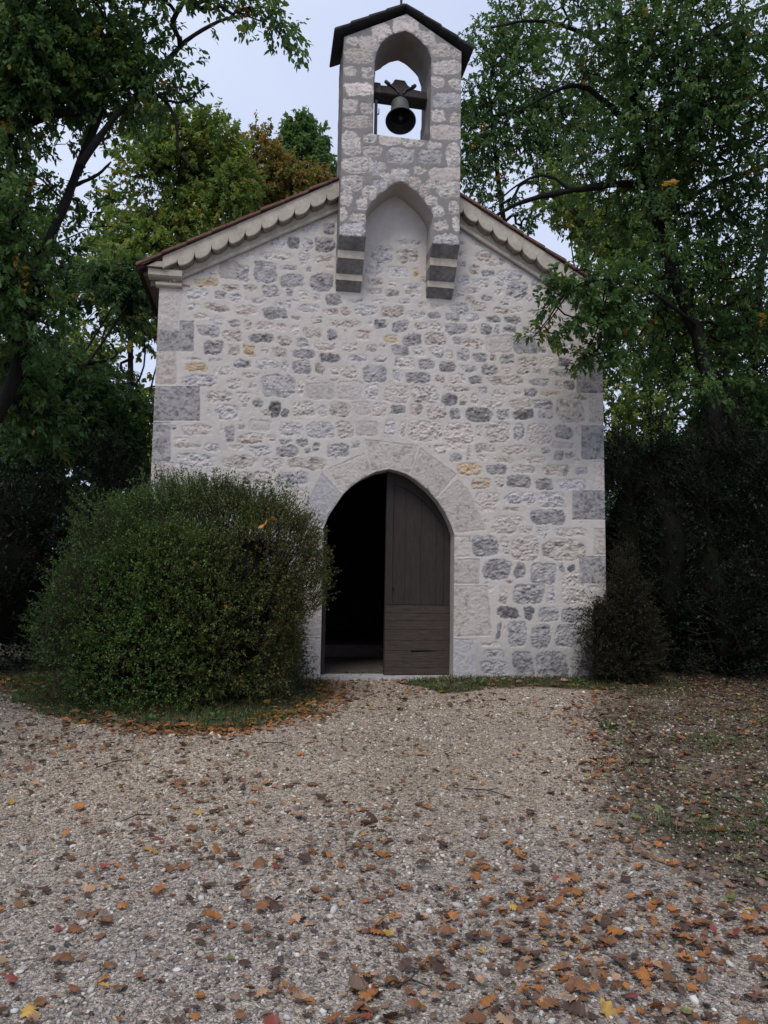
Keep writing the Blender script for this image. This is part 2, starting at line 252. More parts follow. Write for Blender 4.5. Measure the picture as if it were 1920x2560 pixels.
def poly_in(P, X, Z):
    r = np.zeros(X.shape, bool); n = len(P)
    for i in range(n):
        (x0, z0), (x1, z1) = P[i], P[(i+1) % n]
        if z0 == z1: continue
        c = ((z0 > Z) != (z1 > Z)) & (X < (x1-x0)*(Z-z0)/(z1-z0)+x0); r ^= c
    return r
def poly_d(P, X, Z):
    d = np.full(X.shape, 9.0); n = len(P)
    for i in range(n):
        (x0, z0), (x1, z1) = P[i], P[(i+1) % n]; dx, dz = x1-x0, z1-z0
        t = np.clip(((X-x0)*dx+(Z-z0)*dz)/(dx*dx+dz*dz+1e-12), 0, 1); d = np.minimum(d, np.hypot(X-x0-t*dx, Z-z0-t*dz))
    return d
def snap(polys, X, Z):
    bd = np.full(X.shape, 9.0); bx = X.copy(); bz = Z.copy()
    for P in polys:
        n = len(P)
        for i in range(n):
            (x0, z0), (x1, z1) = P[i], P[(i+1) % n]; dx, dz = x1-x0, z1-z0
            t = np.clip(((X-x0)*dx+(Z-z0)*dz)/(dx*dx+dz*dz+1e-12), 0, 1); qx, qz = x0+t*dx, z0+t*dz; d = np.hypot(X-qx, Z-qz)
            m = d < bd; bd[m] = d[m]; bx[m] = qx[m]; bz[m] = qz[m]
    return bx, bz

def masonry(outer, holes, res, y0, stones, mort, fill=True, rough=1.0, seed=1):
    """relief grid of a rubble wall: returns vertices, faces, colours, stone number per face"""
    lo = np.min(outer, 0); hi = np.max(outer, 0)
    nx, nz_ = int((hi[0]-lo[0])/res)+2, int((hi[1]-lo[1])/res)+2
    X, Z = np.meshgrid(lo[0]+np.arange(nx)*res, lo[1]+np.arange(nz_)*res, indexing='ij')
    rg = np.random.default_rng(seed)
    H = .015+.003*fbm(X, Z, 6, seed+1, 3)+.0012*vn(X, Z, 40, seed+2)
    tint = fbm(X, Z, 1.4, seed+3, 4)
    C = mort[None, None, :]*(1+.10*tint+.05*vn(X, Z, 22, seed+4))[..., None]
    if fill: damp = (sst(.75, .1, Z+.25*fbm(X, Z, 2.5, seed+40, 4))*.55)[..., None]; C = C*(1-damp)+np.array((.30, .295, .295))*damp
    ID = np.full(X.shape, -1)
    wx = .022*fbm(X, Z, 7, seed+5, 3)+.012*vn(X, Z, 24, seed+6)+.007*vn(X, Z, 52, seed+7); wz = .018*fbm(X, Z, 8, seed+8, 3)+.010*vn(X, Z, 26, seed+9)+.007*vn(X, Z, 55, seed+10)
    rn = fbm(X, Z*1.8, 13, seed+12, 5); rd = 1-np.abs(fbm(X+.25*Z, Z*2.2-.3*X, 15, seed+17, 4))*2.6; mott = fbm(X, Z, 30, seed+22, 4); lich = fbm(X, Z, 15, seed+27, 5); fine = fbm(X, Z*1.3, 34, seed+33, 3); gr = rg.normal(0, 1, X.shape).clip(-2, 2); gr = (gr+.6*np.roll(gr, 1, 0)+.3*np.roll(gr, 1, 1))/1.2
    occ = np.zeros(X.shape, bool)
    def put(P, k, num):
        cut = k.endswith('c'); k = k[0]
        if len(P) == 4 and not cut:
            c = P.mean(0); e1 = (P[1]-P[0]+P[2]-P[3])/2; e2 = (P[0]-P[3]+P[1]-P[2])/2
            hw, hh = np.hypot(*e1)/2*1.04, np.hypot(*e2)/2*1.05; a = math.atan2(e1[1], e1[0])+rg.normal(0, .03); m = max(hw, hh)*1.25+.03
        else:
            c = (P.max(0)+P.min(0))/2; hw, hh = (P.max(0)-P.min(0))/2; m = max(hw, hh)+.05
        i0, i1 = max(0, int((c[0]-m-lo[0])/res)), min(nx, int((c[0]+m-lo[0])/res)+2); j0, j1 = max(0, int((c[1]-m-lo[1])/res)), min(nz_, int((c[1]+m-lo[1])/res)+2)
        if i0 >= i1 or j0 >= j1: return
        s = np.s_[i0:i1, j0:j1]; x, z = X[s], Z[s]
        if len(P) == 4 and not cut:
            dx, dz = x+wx[s]-c[0], z+wz[s]-c[1]; u = dx*math.cos(a)+dz*math.sin(a); v = -dx*math.sin(a)+dz*math.cos(a)
            sk = rg.uniform(-.25, .25); u = u+sk*v*.6
            n = {'G': 4.5, 'D': 3.6, 'S': 6, 'Q': 8, 'V': 5, 'P': 4, 'R': 6}.get(k, rg.choice([2.7, 3.5, 4.5]))
            q = ((np.abs(u)/hw)**n+(np.abs(v)/hh)**n)**(1/n); d = (1-q)*min(hw, hh)
        else:
            f = .35; xx, zz = x+wx[s]*f, z+wz[s]*f; d = poly_d(P, xx, zz)*np.where(poly_in(P, xx, zz), 1, -1)
        d = d-(.0 if k in 'SQVW' else 1)*(.016*np.clip(fbm(x+num*.37, z, 9, seed+44, 3)+.15, 0, 1)+.003)
        d = d+(.0006 if k in 'SQVW' else .0022)*gr[s]; msk = sst(-.004, .007, d); big = k in 'SQVW'
        base = np.array(PAL[k])*rg.normal(1, .06); prof = sst(0, .035, d)
        amp = .005 if big else rg.uniform(.010, .022)*rough
        h = .008+(.005 if big else .006)*prof+amp*(rn[s]*.95+rd[s]*.12+fine[s]*.7-.05)*sst(0, .02, d)+(.0012 if big else .0026)*gr[s]*sst(0, .01, d)
        t = (1+.10*mott[s])*(1-(.16 if big else .26)*sst(.12, .5, fine[s]+.25*lich[s]))*(1+(.035 if big else .075)*gr[s])
        col = base*t[..., None]
        if k in 'GDKQ':
            dark = sst(-.1, .4, lich[s]*(.55 if k == 'Q' else .8)+.6*mott[s])*(.34 if k != 'Q' else .0); col = col*(1-dark[..., None])
            if k == 'Q': dq = sst(-.15, .45, .35*lich[s]+.55*mott[s]+.6*fine[s]+.10*gr[s])*.50; col = col*(1-dq[..., None])
            lite = sst(.1, .5, -lich[s]+.4*mott[s])*.45; col = col*(1-lite[..., None])+np.array((.43, .40, .39))*lite[..., None]
        elif k in 'BTL':
            lite = sst(-.1, .5, -lich[s]+.5*mott[s])*.55; col = col*(1-lite[..., None])+mort*1.04*lite[..., None]
            dk = sst(.15, .55, lich[s]+.3*mott[s])*.35; col = col*(1-dk[..., None])
        elif k == 'V':
            dk = sst(.05, .5, .5*lich[s]+.7*mott[s])*.36; col = col*(1-dk[..., None])
        elif k == 'O':
            lite = sst(-.1, .4, lich[s])*.6; col = col*(1-lite[..., None])+np.array((.46, .42, .38))*lite[..., None]
        H[s] = H[s]*(1-msk)+h*msk; C[s] = C[s]*(1-msk[..., None])+col*msk[..., None]
        ID[s][d > 0] = num; occ[s] |= d > -.012
    for n_, (P, k) in enumerate(stones): put(P, k, n_)
    if fill:
        occ |= (np.abs(X-.015) < .42) & (Z > 5.55)
        z = lo[1]+.08
        while z < hi[1]:
            x = lo[0]+rg.uniform(0, .1); hr = rg.uniform(.09, .15)
            while x < hi[0]:
                wd = rg.uniform(.10, .30); hh = hr*rg.uniform(.55, .95); c = np.array((x+wd/2, z+hr/2+rg.normal(0, .012)))
                ia, ib = np.clip(((np.array((c[0]-wd*.34, c[0]+wd*.34))-lo[0])/res).astype(int), 0, nx-1); ja, jb = np.clip(((np.array((c[1]-hh*.34, c[1]+hh*.34))-lo[1])/res).astype(int), 0, nz_-1)
                if not occ[ia:ib+1, ja:jb+1].any():
                    put(np.array([(c[0]-wd/2, c[1]+hh/2), (c[0]+wd/2, c[1]+hh/2), (c[0]+wd/2, c[1]-hh/2), (c[0]-wd/2, c[1]-hh/2)]), rg.choice(list('LLBTTPB')), -1)
                x += wd*rg.uniform(.35, .6) if occ[ia:ib+1, ja:jb+1].any() else wd+.03
            z += hr+.02
        for _ in range(5200):   # chips in the joints
            c = np.array((rg.uniform(lo[0], hi[0]), rg.uniform(lo[1], hi[1]))); wd, hh = rg.uniform(.03, .15), rg.uniform(.02, .065)
            i, j = int((c[0]-lo[0])/res), int((c[1]-lo[1])/res); k = int(wd*.38/res)+1; kz = int(hh*.38/res)+1
            if occ[max(0, i-k):i+k+1, max(0, j-kz):j+kz+1].any(): continue
            put(np.array([(c[0]-wd/2, c[1]+hh/2), (c[0]+wd/2, c[1]+hh/2), (c[0]+wd/2, c[1]-hh/2), (c[0]-wd/2, c[1]-hh/2)]), rg.choice(list('LBTTP')), -1)
    cx, cz = X[:-1, :-1]+res/2, Z[:-1, :-1]+res/2
    keep = poly_in(outer, cx, cz)
    for h_ in holes: keep &= ~poly_in(h_, cx, cz)
    full = np.zeros(X.shape, int)
    for a in (0, 1):
        for b in (0, 1): full[a:nx-1+a, b:nz_-1+b] += keep
    bnd = (full > 0) & (full < 4)
    X2, Z2 = X.copy(), Z.copy(); X2[bnd], Z2[bnd] = snap([outer]+list(holes), X[bnd], Z[bnd]); H = np.where(bnd, .004, H)
    idx = np.full(X.shape, -1); used = full > 0; idx[used] = np.arange(used.sum())
    V = np.c_[X2[used], y0-H[used], Z2[used]]
    F = np.c_[idx[:-1, :-1][keep], idx[1:, :-1][keep], idx[1:, 1:][keep], idx[:-1, 1:][keep]]
    return V, F, C[used], ID[:-1, :-1][keep]
def submesh(name, V, F, C, m, parent, matname='stone', smooth=True):
    F = F[m]; u, inv = np.unique(F, return_inverse=True)
    return npmesh(name, V[u], inv.reshape(F.shape), parent, M[matname], C[u], smooth)
def strip(P, ya, yb, closed=False, wob=0.0, n=6, seed=0, flip=False):
    """reveal faces along an outline, from depth ya to yb"""
    Q = []
    m = len(P) if closed else len(P)-1
    for i in range(m):
        a, b = np.array(P[i]), np.array(P[(i+1) % len(P)]); k = max(1, int(np.hypot(*(b-a))/.04))
        Q += [a+(b-a)*t/k for t in range(k)]
    if not closed: Q.append(np.array(P[-1]))
    Q = np.array(Q); V = []; 
    for j in range(n+1):
        y = ya+(yb-ya)*j/n; w = wob*(j > 0)
        V.append(np.c_[Q[:, 0]+w*fbm(Q[:, 1], np.full(len(Q), y), 6, seed, 3)+w*fbm(Q[:, 0], np.full(len(Q), y), 6, seed+7, 3)*0, np.full(len(Q), y), Q[:, 1]+w*fbm(Q[:, 0], np.full(len(Q), y), 6, seed+3, 3)])
    V = np.vstack(V); c = len(Q); F = []
    for j in range(n):
        for i in range(c if closed else c-1):
            q = (j*c+i, j*c+(i+1) % c, (j+1)*c+(i+1) % c, (j+1)*c+i); F.append(q[::-1] if flip else q)
    return V, np.array(F)
def colour(V, base, amt=.12, seed=40):
    return np.array(base)[None, :]*(1+amt*fbm(V[:, 0]+V[:, 1], V[:, 2]+V[:, 1]*.7, 7, seed, 4))[:, None]

# ------------------------------------------------------------------ chapel
HW = 3.03; SL = .555; PK = 6.94                        # half width of the front, gable slope, height of the tile line over the middle at y = -0.2
chapel = thing('chapel', 'small pale rubble-stone chapel with a bell gable and a half-open arched wooden door', 'chapel', (0, 4.5, 0))
arch = [zD(x, y)[[0, 2]] for x, y in ((222, 780), (260, 690), (310, 612), (380, 512), (450, 440), (540, 378), (650, 325), (757, 304), (830, 320), (900, 345), (980, 395), (1070, 470), (1150, 560), (1215, 660), (1265, 770), (1285, 835))]
DL, DR = -.848, .885
arch[0][0] = DL; arch[-1][0] = DR
door_line = [np.array((DL, -.3))]+arch+[np.array((DR, -.3))]
wall_top = lambda x: PK-.06-SL*abs(x)
outer = [(-HW, -.4), (DL, -.4), *[tuple(p) for p in door_line[1:-1]], (DR, -.4), (HW, -.4), (HW-.05, wall_top(HW-.05)), (.8, wall_top(.8)), (.8, 7.1), (-.75, 7.1), (-.75, wall_top(.75)), (-HW, wall_top(HW))]
stones = plist(ZH, zH)+plist(ZE, zE)+plist(ZF, zF)+plist(ZG, zG)+plist(ZA, zA)+plist(ZB, zB)+plist(ZC, zC)
nq = len(stones)
stones += plist(ZQ, zA)+plist(ZR, zB)+plist(ZS, zC)
stones += [(np.array([(-3.1, 4.9), (-2.74, 4.9), (-2.76, 4.36), (-3.1, 4.38)]), 'Sc')]
stones += [(np.array([(2.6, 4.9), (3.1, 4.9), (3.1, 4.5), (2.62, 4.5)]), 'Sc')]
nd = len(stones)
stones += [(np.array([zD(x, y)[[0, 2]] for x, y in P]), ('Vc', 'Vc', 'Wc', 'Vc', 'Vc', 'Vc', 'Vc', 'Vc', 'Wc', 'Vc', 'Vc', 'Vc', 'Vc')[i]) for i, P in enumerate(DOORP)]
fo = np.array(outer)
V, F, C, ID = masonry(fo, [], .0095, 0.0, stones, MORT)
submesh('facade_wall', V, F, C, (ID < nq), chapel)
for k in range(nq, nd):
    if (ID == k).sum() > 30: submesh('quoin', V, F, C, ID == k, chapel)
surround = submesh('door_surround', V, F, C, ID == nd, chapel)
for k in range(nd+1, len(stones)):
    if (ID == k).sum() > 30: submesh('jamb_block' if k > nd+4 else 'voussoir', V, F, C, ID == k, surround)
Vs, Fs = strip([tuple(p) for p in door_line], .0, .34, wob=.004, seed=3, n=8)
npmesh('reveal', Vs, Fs, surround, M['stone'], colour(Vs, (.46, .415, .385)), True)
# side walls, back wall, inside
swm = mat('side_wall_render', (.42, .38, .35), rough=.95, nscale=6, col2=(.30, .275, .26))
for x0 in (-HW, HW-.53): MB().box(x0, x0+.5, .02, 9, -.5, 4.95).build('side_wall', swm, chapel)
b = MB().prism([(-HW, -.5), (HW, -.5), (HW, wall_top(HW)), (0, wall_top(0)), (-HW, wall_top(HW))], 8.95, 9.4); b.build('back_wall', M['inner'], chapel)
b = MB().prism([(-2.5, 4.75), (2.5, 4.75), (0, 6.3)], .36, 8.9); 
b = MB().box(-HW+.45, HW-.5, .35, 9, -.30, -.02); b.build('nave_floor', M['earth'], chapel)
b = MB().box(-1.9, 1.9, 2.6, 3.5, -.02, .17); b.build('interior_step', mat('interior_step_wood', (.13, .10, .085), rough=.8, nscale=6, stretch=(.6, 3, 3)), chapel, bevel=.008)
# inner lining behind the front so the nave is closed and dark
inn = MB()
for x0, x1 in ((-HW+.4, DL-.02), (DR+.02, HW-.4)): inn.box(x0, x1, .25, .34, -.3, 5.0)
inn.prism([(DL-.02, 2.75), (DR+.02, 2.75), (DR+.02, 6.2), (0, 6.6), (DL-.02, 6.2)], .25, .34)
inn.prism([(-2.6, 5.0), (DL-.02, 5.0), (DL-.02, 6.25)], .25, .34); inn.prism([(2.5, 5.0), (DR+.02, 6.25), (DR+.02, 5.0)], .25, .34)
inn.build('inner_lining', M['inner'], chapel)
# threshold
th = MB().box(DL-.02, DR+.02, .0, .36, -.3, -.012).build('threshold', M['sill'], chapel)
for x0, x1, hgt in ((-.80, -.245, .0), (-.235, .20, .01), (.215, .86, -.005)):
    o = MB().box(x0, x1, -.10-.02*random.random(), -.005, -.22, -.015+hgt).build('threshold_stone', M['sill'], th, bevel=.014)

# ------------------------------------------------------------------ roof, verge tiles, cornice
def slope_z(x, dz=0.0): return PK+dz-SL*abs(x)
EX = 3.29
nxs, nys = 61, 120
gx = np.linspace(-EX, EX, 2*nxs-1); gy = np.linspace(-.17, 9.5, nys)
GX, GY = np.meshgrid(gx, gy, indexing='ij')
GZ = slope_z(GX, .0)+.035*np.abs(np.sin(GY*math.pi/.21))*(GY > -.1)
iv = np.arange(GX.size).reshape(GX.shape)
Fq = np.c_[iv[:-1, :-1].ravel(), iv[1:, :-1].ravel(), iv[1:, 1:].ravel(), iv[:-1, 1:].ravel()]
m_ = ~((np.abs(GX[:-1, :-1].ravel()+.0) < .85) & (GY[:-1, :-1].ravel() < .22))
roof = npmesh('roof', np.c_[GX.ravel(), GY.ravel(), GZ.ravel()], Fq[m_], chapel, M['tile'])
ub = MB()
for s in (-1, 1): ub.prism([(s*EX, slope_z(EX, -.012)), (s*.8, slope_z(.8, -.012)), (s*.8, slope_z(.8, -.05)), (s*EX, slope_z(EX, -.05))], -.16, 9.45)
ub.build('roof_boarding', mat('roof_underside', (.065, .036, .031), rough=.9, nscale=5, stretch=(1, 6, 1), col2=(.035, .022, .02)), roof)
for s in (-1, 1):
    x = EX+.01; k = 0
    stop = .775 if s < 0 else .82
    while x > stop:
        x1 = max(x-.305, stop-.02); a = slope_z(x, .0); c = slope_z(x1, .0); j = random.uniform(-.006, .006)
        b = MB().prism([(s*x, a+.004+j), (s*x1, c-.010), (s*x1, c+.028), (s*x, a+.048+j)], -.20+random.uniform(-.008, .008), .05)
        o = b.build('verge_tile', M['tile'], roof, bevel=.006); x = x1
# cornice of filled tile ends: scalloped plate over a bead
for s in (-1, 1):
    stop = .77 if s < 0 else .815; lo_x = 2.80
    p = .208; pts = []; top = []
    x = lo_x; n = int((lo_x-stop)/p); ph = []
    zf = lambda xx, d: slope_z(xx, -.02-d)
    low = []
    xs = [lo_x-p*i for i in range(n+2)]
    for i in range(n+1):
        jl = random.uniform(-.012, .012)
        for t in np.linspace(0, math.pi, 11)[:-1]:
            xx = xs[i]-p/2+p/2*math.cos(t); dd = .128+(.112+jl)*math.sin(t)**.7+random.uniform(-.004, .004)
            if xx >= stop-.01: low.append((xx, zf(xx, dd)))
    outl = [(2.98, zf(2.98, .0)), (2.98, zf(2.98, .16)), (lo_x+.01, zf(lo_x+.01, .16))]+low+[(stop-.01, zf(stop-.01, .16)), (stop-.01, zf(stop-.01, 0))]
    v = [(s*a, c) for a, c in outl]
    cor = MB()
    # front plate in quads so that the curved edge stays clean
    up = [(a, zf(a, .0)) for a, c in outl[1:-1]]
    lowp = outl[1:-1]
    fv = []; ff = []
    
    for a, c in lowp: fv += [(s*a, -.165, zf(a, .0)), (s*a, -.165, c+.012), (s*a, -.157, c), (s*a, -.02, c-.012)]
    for i in range(len(lowp)-1):
        for j in range(3): ff.append((4*i+j, 4*i+j+1, 4*i+4+j+1, 4*i+4+j))
    cor.add(fv, ff)
    cornice = cor.build('cornice', [M['plaster'], M['scallop_shade']], chapel)
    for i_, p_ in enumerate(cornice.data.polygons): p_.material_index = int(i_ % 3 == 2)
    bd = MB(); P = [(s*xx, -.045, zf(xx, .335)) for xx in np.linspace(2.86, stop-.02, 24)]
    bd.tube(P, .028, 8)
    pl = [(2.98, zf(2.98, .10)), (2.90, zf(2.90, .335)), (stop-.01, zf(stop-.01, .335)), (stop-.01, zf(stop-.01, .10))]
    bd.prism([(s*a, c) for a, c in pl], -.04, -.012)
    bd.build('cornice_moulding', M['plaster'], cornice, smooth=False)
    # return of the eaves cornice on the corner
    kn = MB(); e = HW
    kn.prismx([(-.16, 5.20), (-.16, 5.13), (-.02, 5.13), (-.02, 5.20)], s*2.95, s*(e+.20))
    kn.prismx([(-.12, 5.115), (-.12, 5.04), (-.105, 5.025), (-.07, 5.01), (-.02, 5.0), (-.02, 5.115)], s*2.74, s*(e+.13))
    kn.prismx([(-.055, 4.975), (-.065, 4.955), (-.065, 4.935), (-.05, 4.92), (-.01, 4.905), (-.01, 4.985)], s*2.745, s*(e+.04))
    kn.prism([(s*2.96, zf(2.96, .02)), (s*2.96, 5.2), (s*(e+.19), 5.2), (s*(e+.2), zf(e+.2, .02))], -.13, -.01)
    kn.build('eaves_block', M['plaster'], chapel)
    ec = MB().box(min(s*(e-.1), s*(e+.20)), max(s*(e-.1), s*(e+.20)), .0, 9.3, 5.06, 5.15); ec.box(min(s*(e-.1), s*(e+.11)), max(s*(e-.1), s*(e+.11)), .0, 9.3, 4.93, 5.055)
    ec.build('eaves_cornice', mat('eaves_render', (.22, .19, .17), rough=.95, nscale=5), chapel)
MB().add([z4(x, y, -.015) for x, y in ((1040, 935), (1240, 955), (1225, 1012), (1030, 985))]+[z4(x, y, .0) for x, y in ((1040, 935), (1240, 955), (1225, 1012), (1030, 985))], [(3, 2, 1, 0), (0, 1, 5, 4), (1, 2, 6, 5), (2, 3, 7, 6), (3, 0, 4, 7)]).build('tile_shim', mat('pink_tile', (.33, .20, .17), nscale=9), chapel)

# ------------------------------------------------------------------ bell gable
TY, TB = -.40, .20
TX0, TX1, TZ0, TZE, TZA = -.77, .818, 5.632, 8.335, 8.775
Tt = lambda L: [tuple(zT(x, y, TY)[[0, 2]]) for x, y in L]
niche = Tt(((394, 1550), (425, 1495), (470, 1440), (540, 1380), (600, 1341), (648, 1325), (700, 1351), (770, 1410), (830, 1480), (874, 1560)))
niche = [(-.43, TZ0)]+[(-.43, niche[0][1])]+niche[1:-1]+[(.455, niche[-1][1]), (.455, TZ0)]
opening = Tt(((455, 540), (458, 440), (475, 370), (510, 305), (560, 262), (620, 240), (682, 225), (740, 255), (790, 300), (840, 352), (868, 430)))
opening = [(-.36, 7.04)]+[(-.36, opening[0][1])]+opening[1:]+[(.40, 7.03)]
touter = [(TX0, TZ0)]+niche+[(TX1, TZ0), (TX1, TZE), (.064, TZA), (TX0, TZE)]
tst = plist(ZT, zT, TY)
V, F, C, ID = masonry(np.array(touter), [np.array(opening)], .010, TY, tst, np.array((.225, .212, .206)), fill=False, rough=.55, seed=60)
tower = npmesh('bell_gable', V, F, chapel, M['stone'], C, True)
for P, ya, yb, cl, sd in ((opening, TY-.004, TB, True, 11), (niche, TY-.004, .0, False, 15), ([(TX1, TZ0), (TX1, TZE), (.064, TZA), (TX0, TZE), (TX0, TZ0)], TY-.004, TB, False, 19)):
    Vs, Fs = strip(P, ya, yb, closed=cl, wob=.03 if sd == 11 else .012, seed=sd, n=12)
    npmesh({11: 'bell_opening', 15: 'niche_soffit', 19: 'gable_side'}[sd], Vs, Fs, tower, M['stone'], colour(Vs, (.23, .212, .20) if sd != 15 else (.42, .385, .36)), True)
V, F, C, ID = masonry(np.array([(TX0, 6.3), (TX1, 6.3), (TX1, TZE), (.064, TZA), (TX0, TZE)]), [np.array(opening)], .04, TB, [], np.array((.3, .28, .27)), fill=False, seed=80)
npmesh('gable_back', V*np.array((1, 1, 1)), F[:, ::-1], tower, M['stone'], C, True)
# corbels
zz = lambda y, Y: float(zF(20, y, Y)[2])
y1, y2 = -.27, -.135
prof = [(TY-.006, TZ0+.005), (y1, zz(295, y1)), (y1, zz(385, y1)), (y2, zz(570, y2)), (y2, zz(640, y2)), (0.0, 5.025)]
for x0, x1 in ((TX0, -.43), (.455, TX1)):
    for i in range(3):
        (ya, za), (yb, zb) = prof[2*i], prof[2*i+1]
        dx = random.uniform(0, .008)
        q = [(ya, za), (yb, zb), (.0, zb), (.0, za)] if i < 2 else [(ya, za), (yb, zb), (.0, za)]
        MB().prismx(q, x0-dx+.004*i, x1+dx-.006*i).build('corbel', mat('corbel_underside_shade', (.26, .242, .232), rough=.95, nscale=5, namt=.25, bump=.4, bscale=45, col2=(.13, .122, .12)) if 'corbel_underside_shade' not in bpy.data.materials else bpy.data.materials['corbel_underside_shade'], tower)  # darker colour on the sloped faces carries the shade under each step
        if i < 2:
            (yb, zb), (yc, zc) = prof[2*i+1], prof[2*i+2]
            MB().prismx([(yb-.004, zb), (yb-.004, zc), (.0, zc), (.0, zb)], x0-dx, x1+dx-.004).build('corbel', M['corbel'] if 0 else M['plaster'], tower)
# slab roof of the gable
ap = (.03, 8.79)
for s in (-1, 1):
    ex = -.905 if s < 0 else .975; ez = 8.345; L = np.array((ex-ap[0], ez-ap[1])); n = 4
    for i in range(n):
        a0 = np.array(ap)+L*i/n; a1 = np.array(ap)+L*(i+1.12 if i < n-1 else i+1)/n
        up = np.array((0, .018+.016*(n-1-i)/n)); tk = np.array((0, .05))
        lift = .014*(n-1-i)
        MB().prism([tuple(a0+(0, lift)), tuple(a1+(0, lift)), tuple(a1+(0, lift)+tk), tuple(a0+(0, lift+.045))], -.485+random.uniform(-.015, .015), .27+random.uniform(-.02, .02)).build('roof_slab', M['slab'], tower, bevel=.01)
fr = MB().tube([(.02, -.2, 8.75), (.02, -.2, 9.75)], .017, 8); fr.tube([(-.2, -.2, 9.5), (.24, -.2, 9.5)], .015, 8); fr.build('iron_cross', M['iron'], tower)

# ------------------------------------------------------------------ door
door = MB(); yD = .20
archp = [np.array((a[0], a[1])) for a in arch]
inside_arch = [p for p in archp if p[0] > 0.02]
top0 = float(zD(735, 335, yD)[2])
lz = lambda x: float(np.interp(x, [p[0] for p in archp], [p[1] for p in archp]))
xsr = np.linspace(.0, DR+.012, 26)
edge = [(x, lz(min(x, DR))+.012) for x in xsr]
door.prism([(0.0, -.005), (DR+.012, -.005)]+edge[::-1], yD+.03, yD+.06)
leaf = door.build('door_leaf', M['wood'], chapel)
MB().prism([(.0, .905), (.095, .905)]+[(x, lz(x)+.01) for x in (.095, .05, .0)], yD-.008, yD+.031).build('stile', M['wood'], leaf, bevel=.004)
MB().prism([(.80, .905), (DR+.01, .905), (DR+.01, 1.9), (.80, 1.98)], yD+.004, yD+.031).build('stile', M['wood'], leaf, bevel=.004)
rail = [(x, lz(x)+.012) for x in np.linspace(.097, DR, 22)]; rin = [(x, max(lz(x)-.16*(1-.25*(x/.9)), 1.80) if x < .80 else 1.80) for x in np.linspace(.097, DR, 22)]
rb = MB(); n = len(rail); fv = []; ff = []
for (a, b_), (c, d_) in zip(rail, rin): fv += [(a, yD-.003, b_), (c, yD-.003, d_), (a, yD+.03, b_), (c, yD+.03, d_)]
for i in range(n-1): ff += [(4*i, 4*i+1, 4*i+5, 4*i+4), (4*i+1, 4*i+3, 4*i+7, 4*i+5)]
rb.add(fv, ff); rb.build('arched_rail', M['wood'], leaf)
xb = [.098, .265, .482, .69, .80]
for i in range(4):
    xa, xe = xb[i]+.0012, xb[i+1]-.0012
    MB().prism([(xa, .912), (xe, .912), (xe, max(1.7, lz(xe)-.08)), (xa, max(1.7, lz(xa)-.08))], yD+.018+.002*(i % 2), yD+.031).build('plank', M['wood'], leaf, bevel=.0015)
zb_ = [-.005, .09, .165, .31, .445, .585, .70, .80, .905]
for i in range(8):
    za, ze = zb_[i]+.001, zb_[i+1]-.001
    if i == 2:
        b = MB(); b.prism([(.004, za), (DR-.005, za), (DR-.005, ze), (.72, ze), (.66, ze-.010), (.36, ze-.024), (.35, ze), (.004, ze)], yD-.02, yD+.03); b.build('bottom_board', M['woodh'], leaf)
    else:
        MB().box(.004, DR-.004, yD-.022+.003*random.random(), yD+.03, za, ze).build('bottom_board', M['woodh'], leaf, bevel=.002)
for x, z in [(.155, 1.775), (.33, 1.775), (.50, 1.775), (.70, 1.77), (.13, .12), (.74, .12)]:
    o = MB().lathe([(0, -.004), (.008, -.002), (.011, .006), (.011, .01)], n=10).build('nail', M['iron'], leaf)
    o.data.transform(Matrix.Translation((x, yD+(.016 if z > 1 else -.022), z)) @ Matrix.Rotation(R(-90), 4, 'X'))
MB().box(.112, .122, yD+.012, yD+.03, 1.09, 1.135).build('keyhole', M['core'], leaf)
# the other leaf, swung inwards against the jamb
ol = MB(); ol.prismx([(.28, -.005), (1.10, -.005), (1.10, 2.45), (.9, 2.35), (.5, 2.05), (.28, 1.85)], DL+.03, DL+.075); ol.build('open_door_leaf', M['wood'], chapel)

# ------------------------------------------------------------------ bell
bell = thing('bell', 'dark bronze bell hanging mouth forward under a timber yoke in the arched gable opening', 'bell')
br = .205
pf = [(.0, -.10), (.05, -.10), (.098, -.115), (.118, -.15), (.124, -.22), (.130, -.30), (.146, -.38), (.174, -.435), (.194, -.475), (br, -.49), (br-.010, -.494)]
MB().lathe(pf, n=48).build('bell_body', M['bronze'], bell, smooth=True)
MB().lathe([(br-.010, -.493), (.19, -.47), (.155, -.40), (.12, -.32), (.105, -.2), (.0, -.15)], n=48).build('bell_mouth', M['bellin_shade'], bell, smooth=True)
cl = MB().tube([(0, 0, -.16), (0, 0, -.40)], .012, 8); cl.lathe([(0, -.46), (.025, -.45), (.034, -.425), (.025, -.395), (0, -.38)], n=14); cl.build('clapper', M['iron'], bell)
yk = MB().prism([(-.385, -.075), (.385, -.075), (.385, .075), (.19, .10), (.11, .17), (.07, .27), (-.07, .27), (-.11, .17), (-.19, .10), (-.385, .08)], -.085, .085)
yk.build('yoke', M['beam'], bell, bevel=.008)
for a in (-1, 1):
    MB().tube([(a*.03, -.095, -.05), (a*.07, -.105, .03), (a*.17, -.10, .125)], [.014, .013, .013], 8).tube([(a*.165, -.10, .11), (a*.205, -.095, .165)], [.03, .026], 6).build('strap', M['iron'], bell)
MB().tube([(0, -.01, .26), (0, -.01, .335)], [.026, .032], 8).build('strap', M['iron'], bell)
MB().tube([(-.46, 0, .0), (.46, 0, 0)], .016, 8).build('axle', M['iron'], bell)
lv = MB(); lv.box(-.375, -.275, -.11, -.02, -.12, .10); bl = lv.build('lever_block', M['iron'], bell, bevel=.006)
bell.location = (.035, -.10, 7.785); bell.rotation_euler = (R(-23), R(1.5), 0)
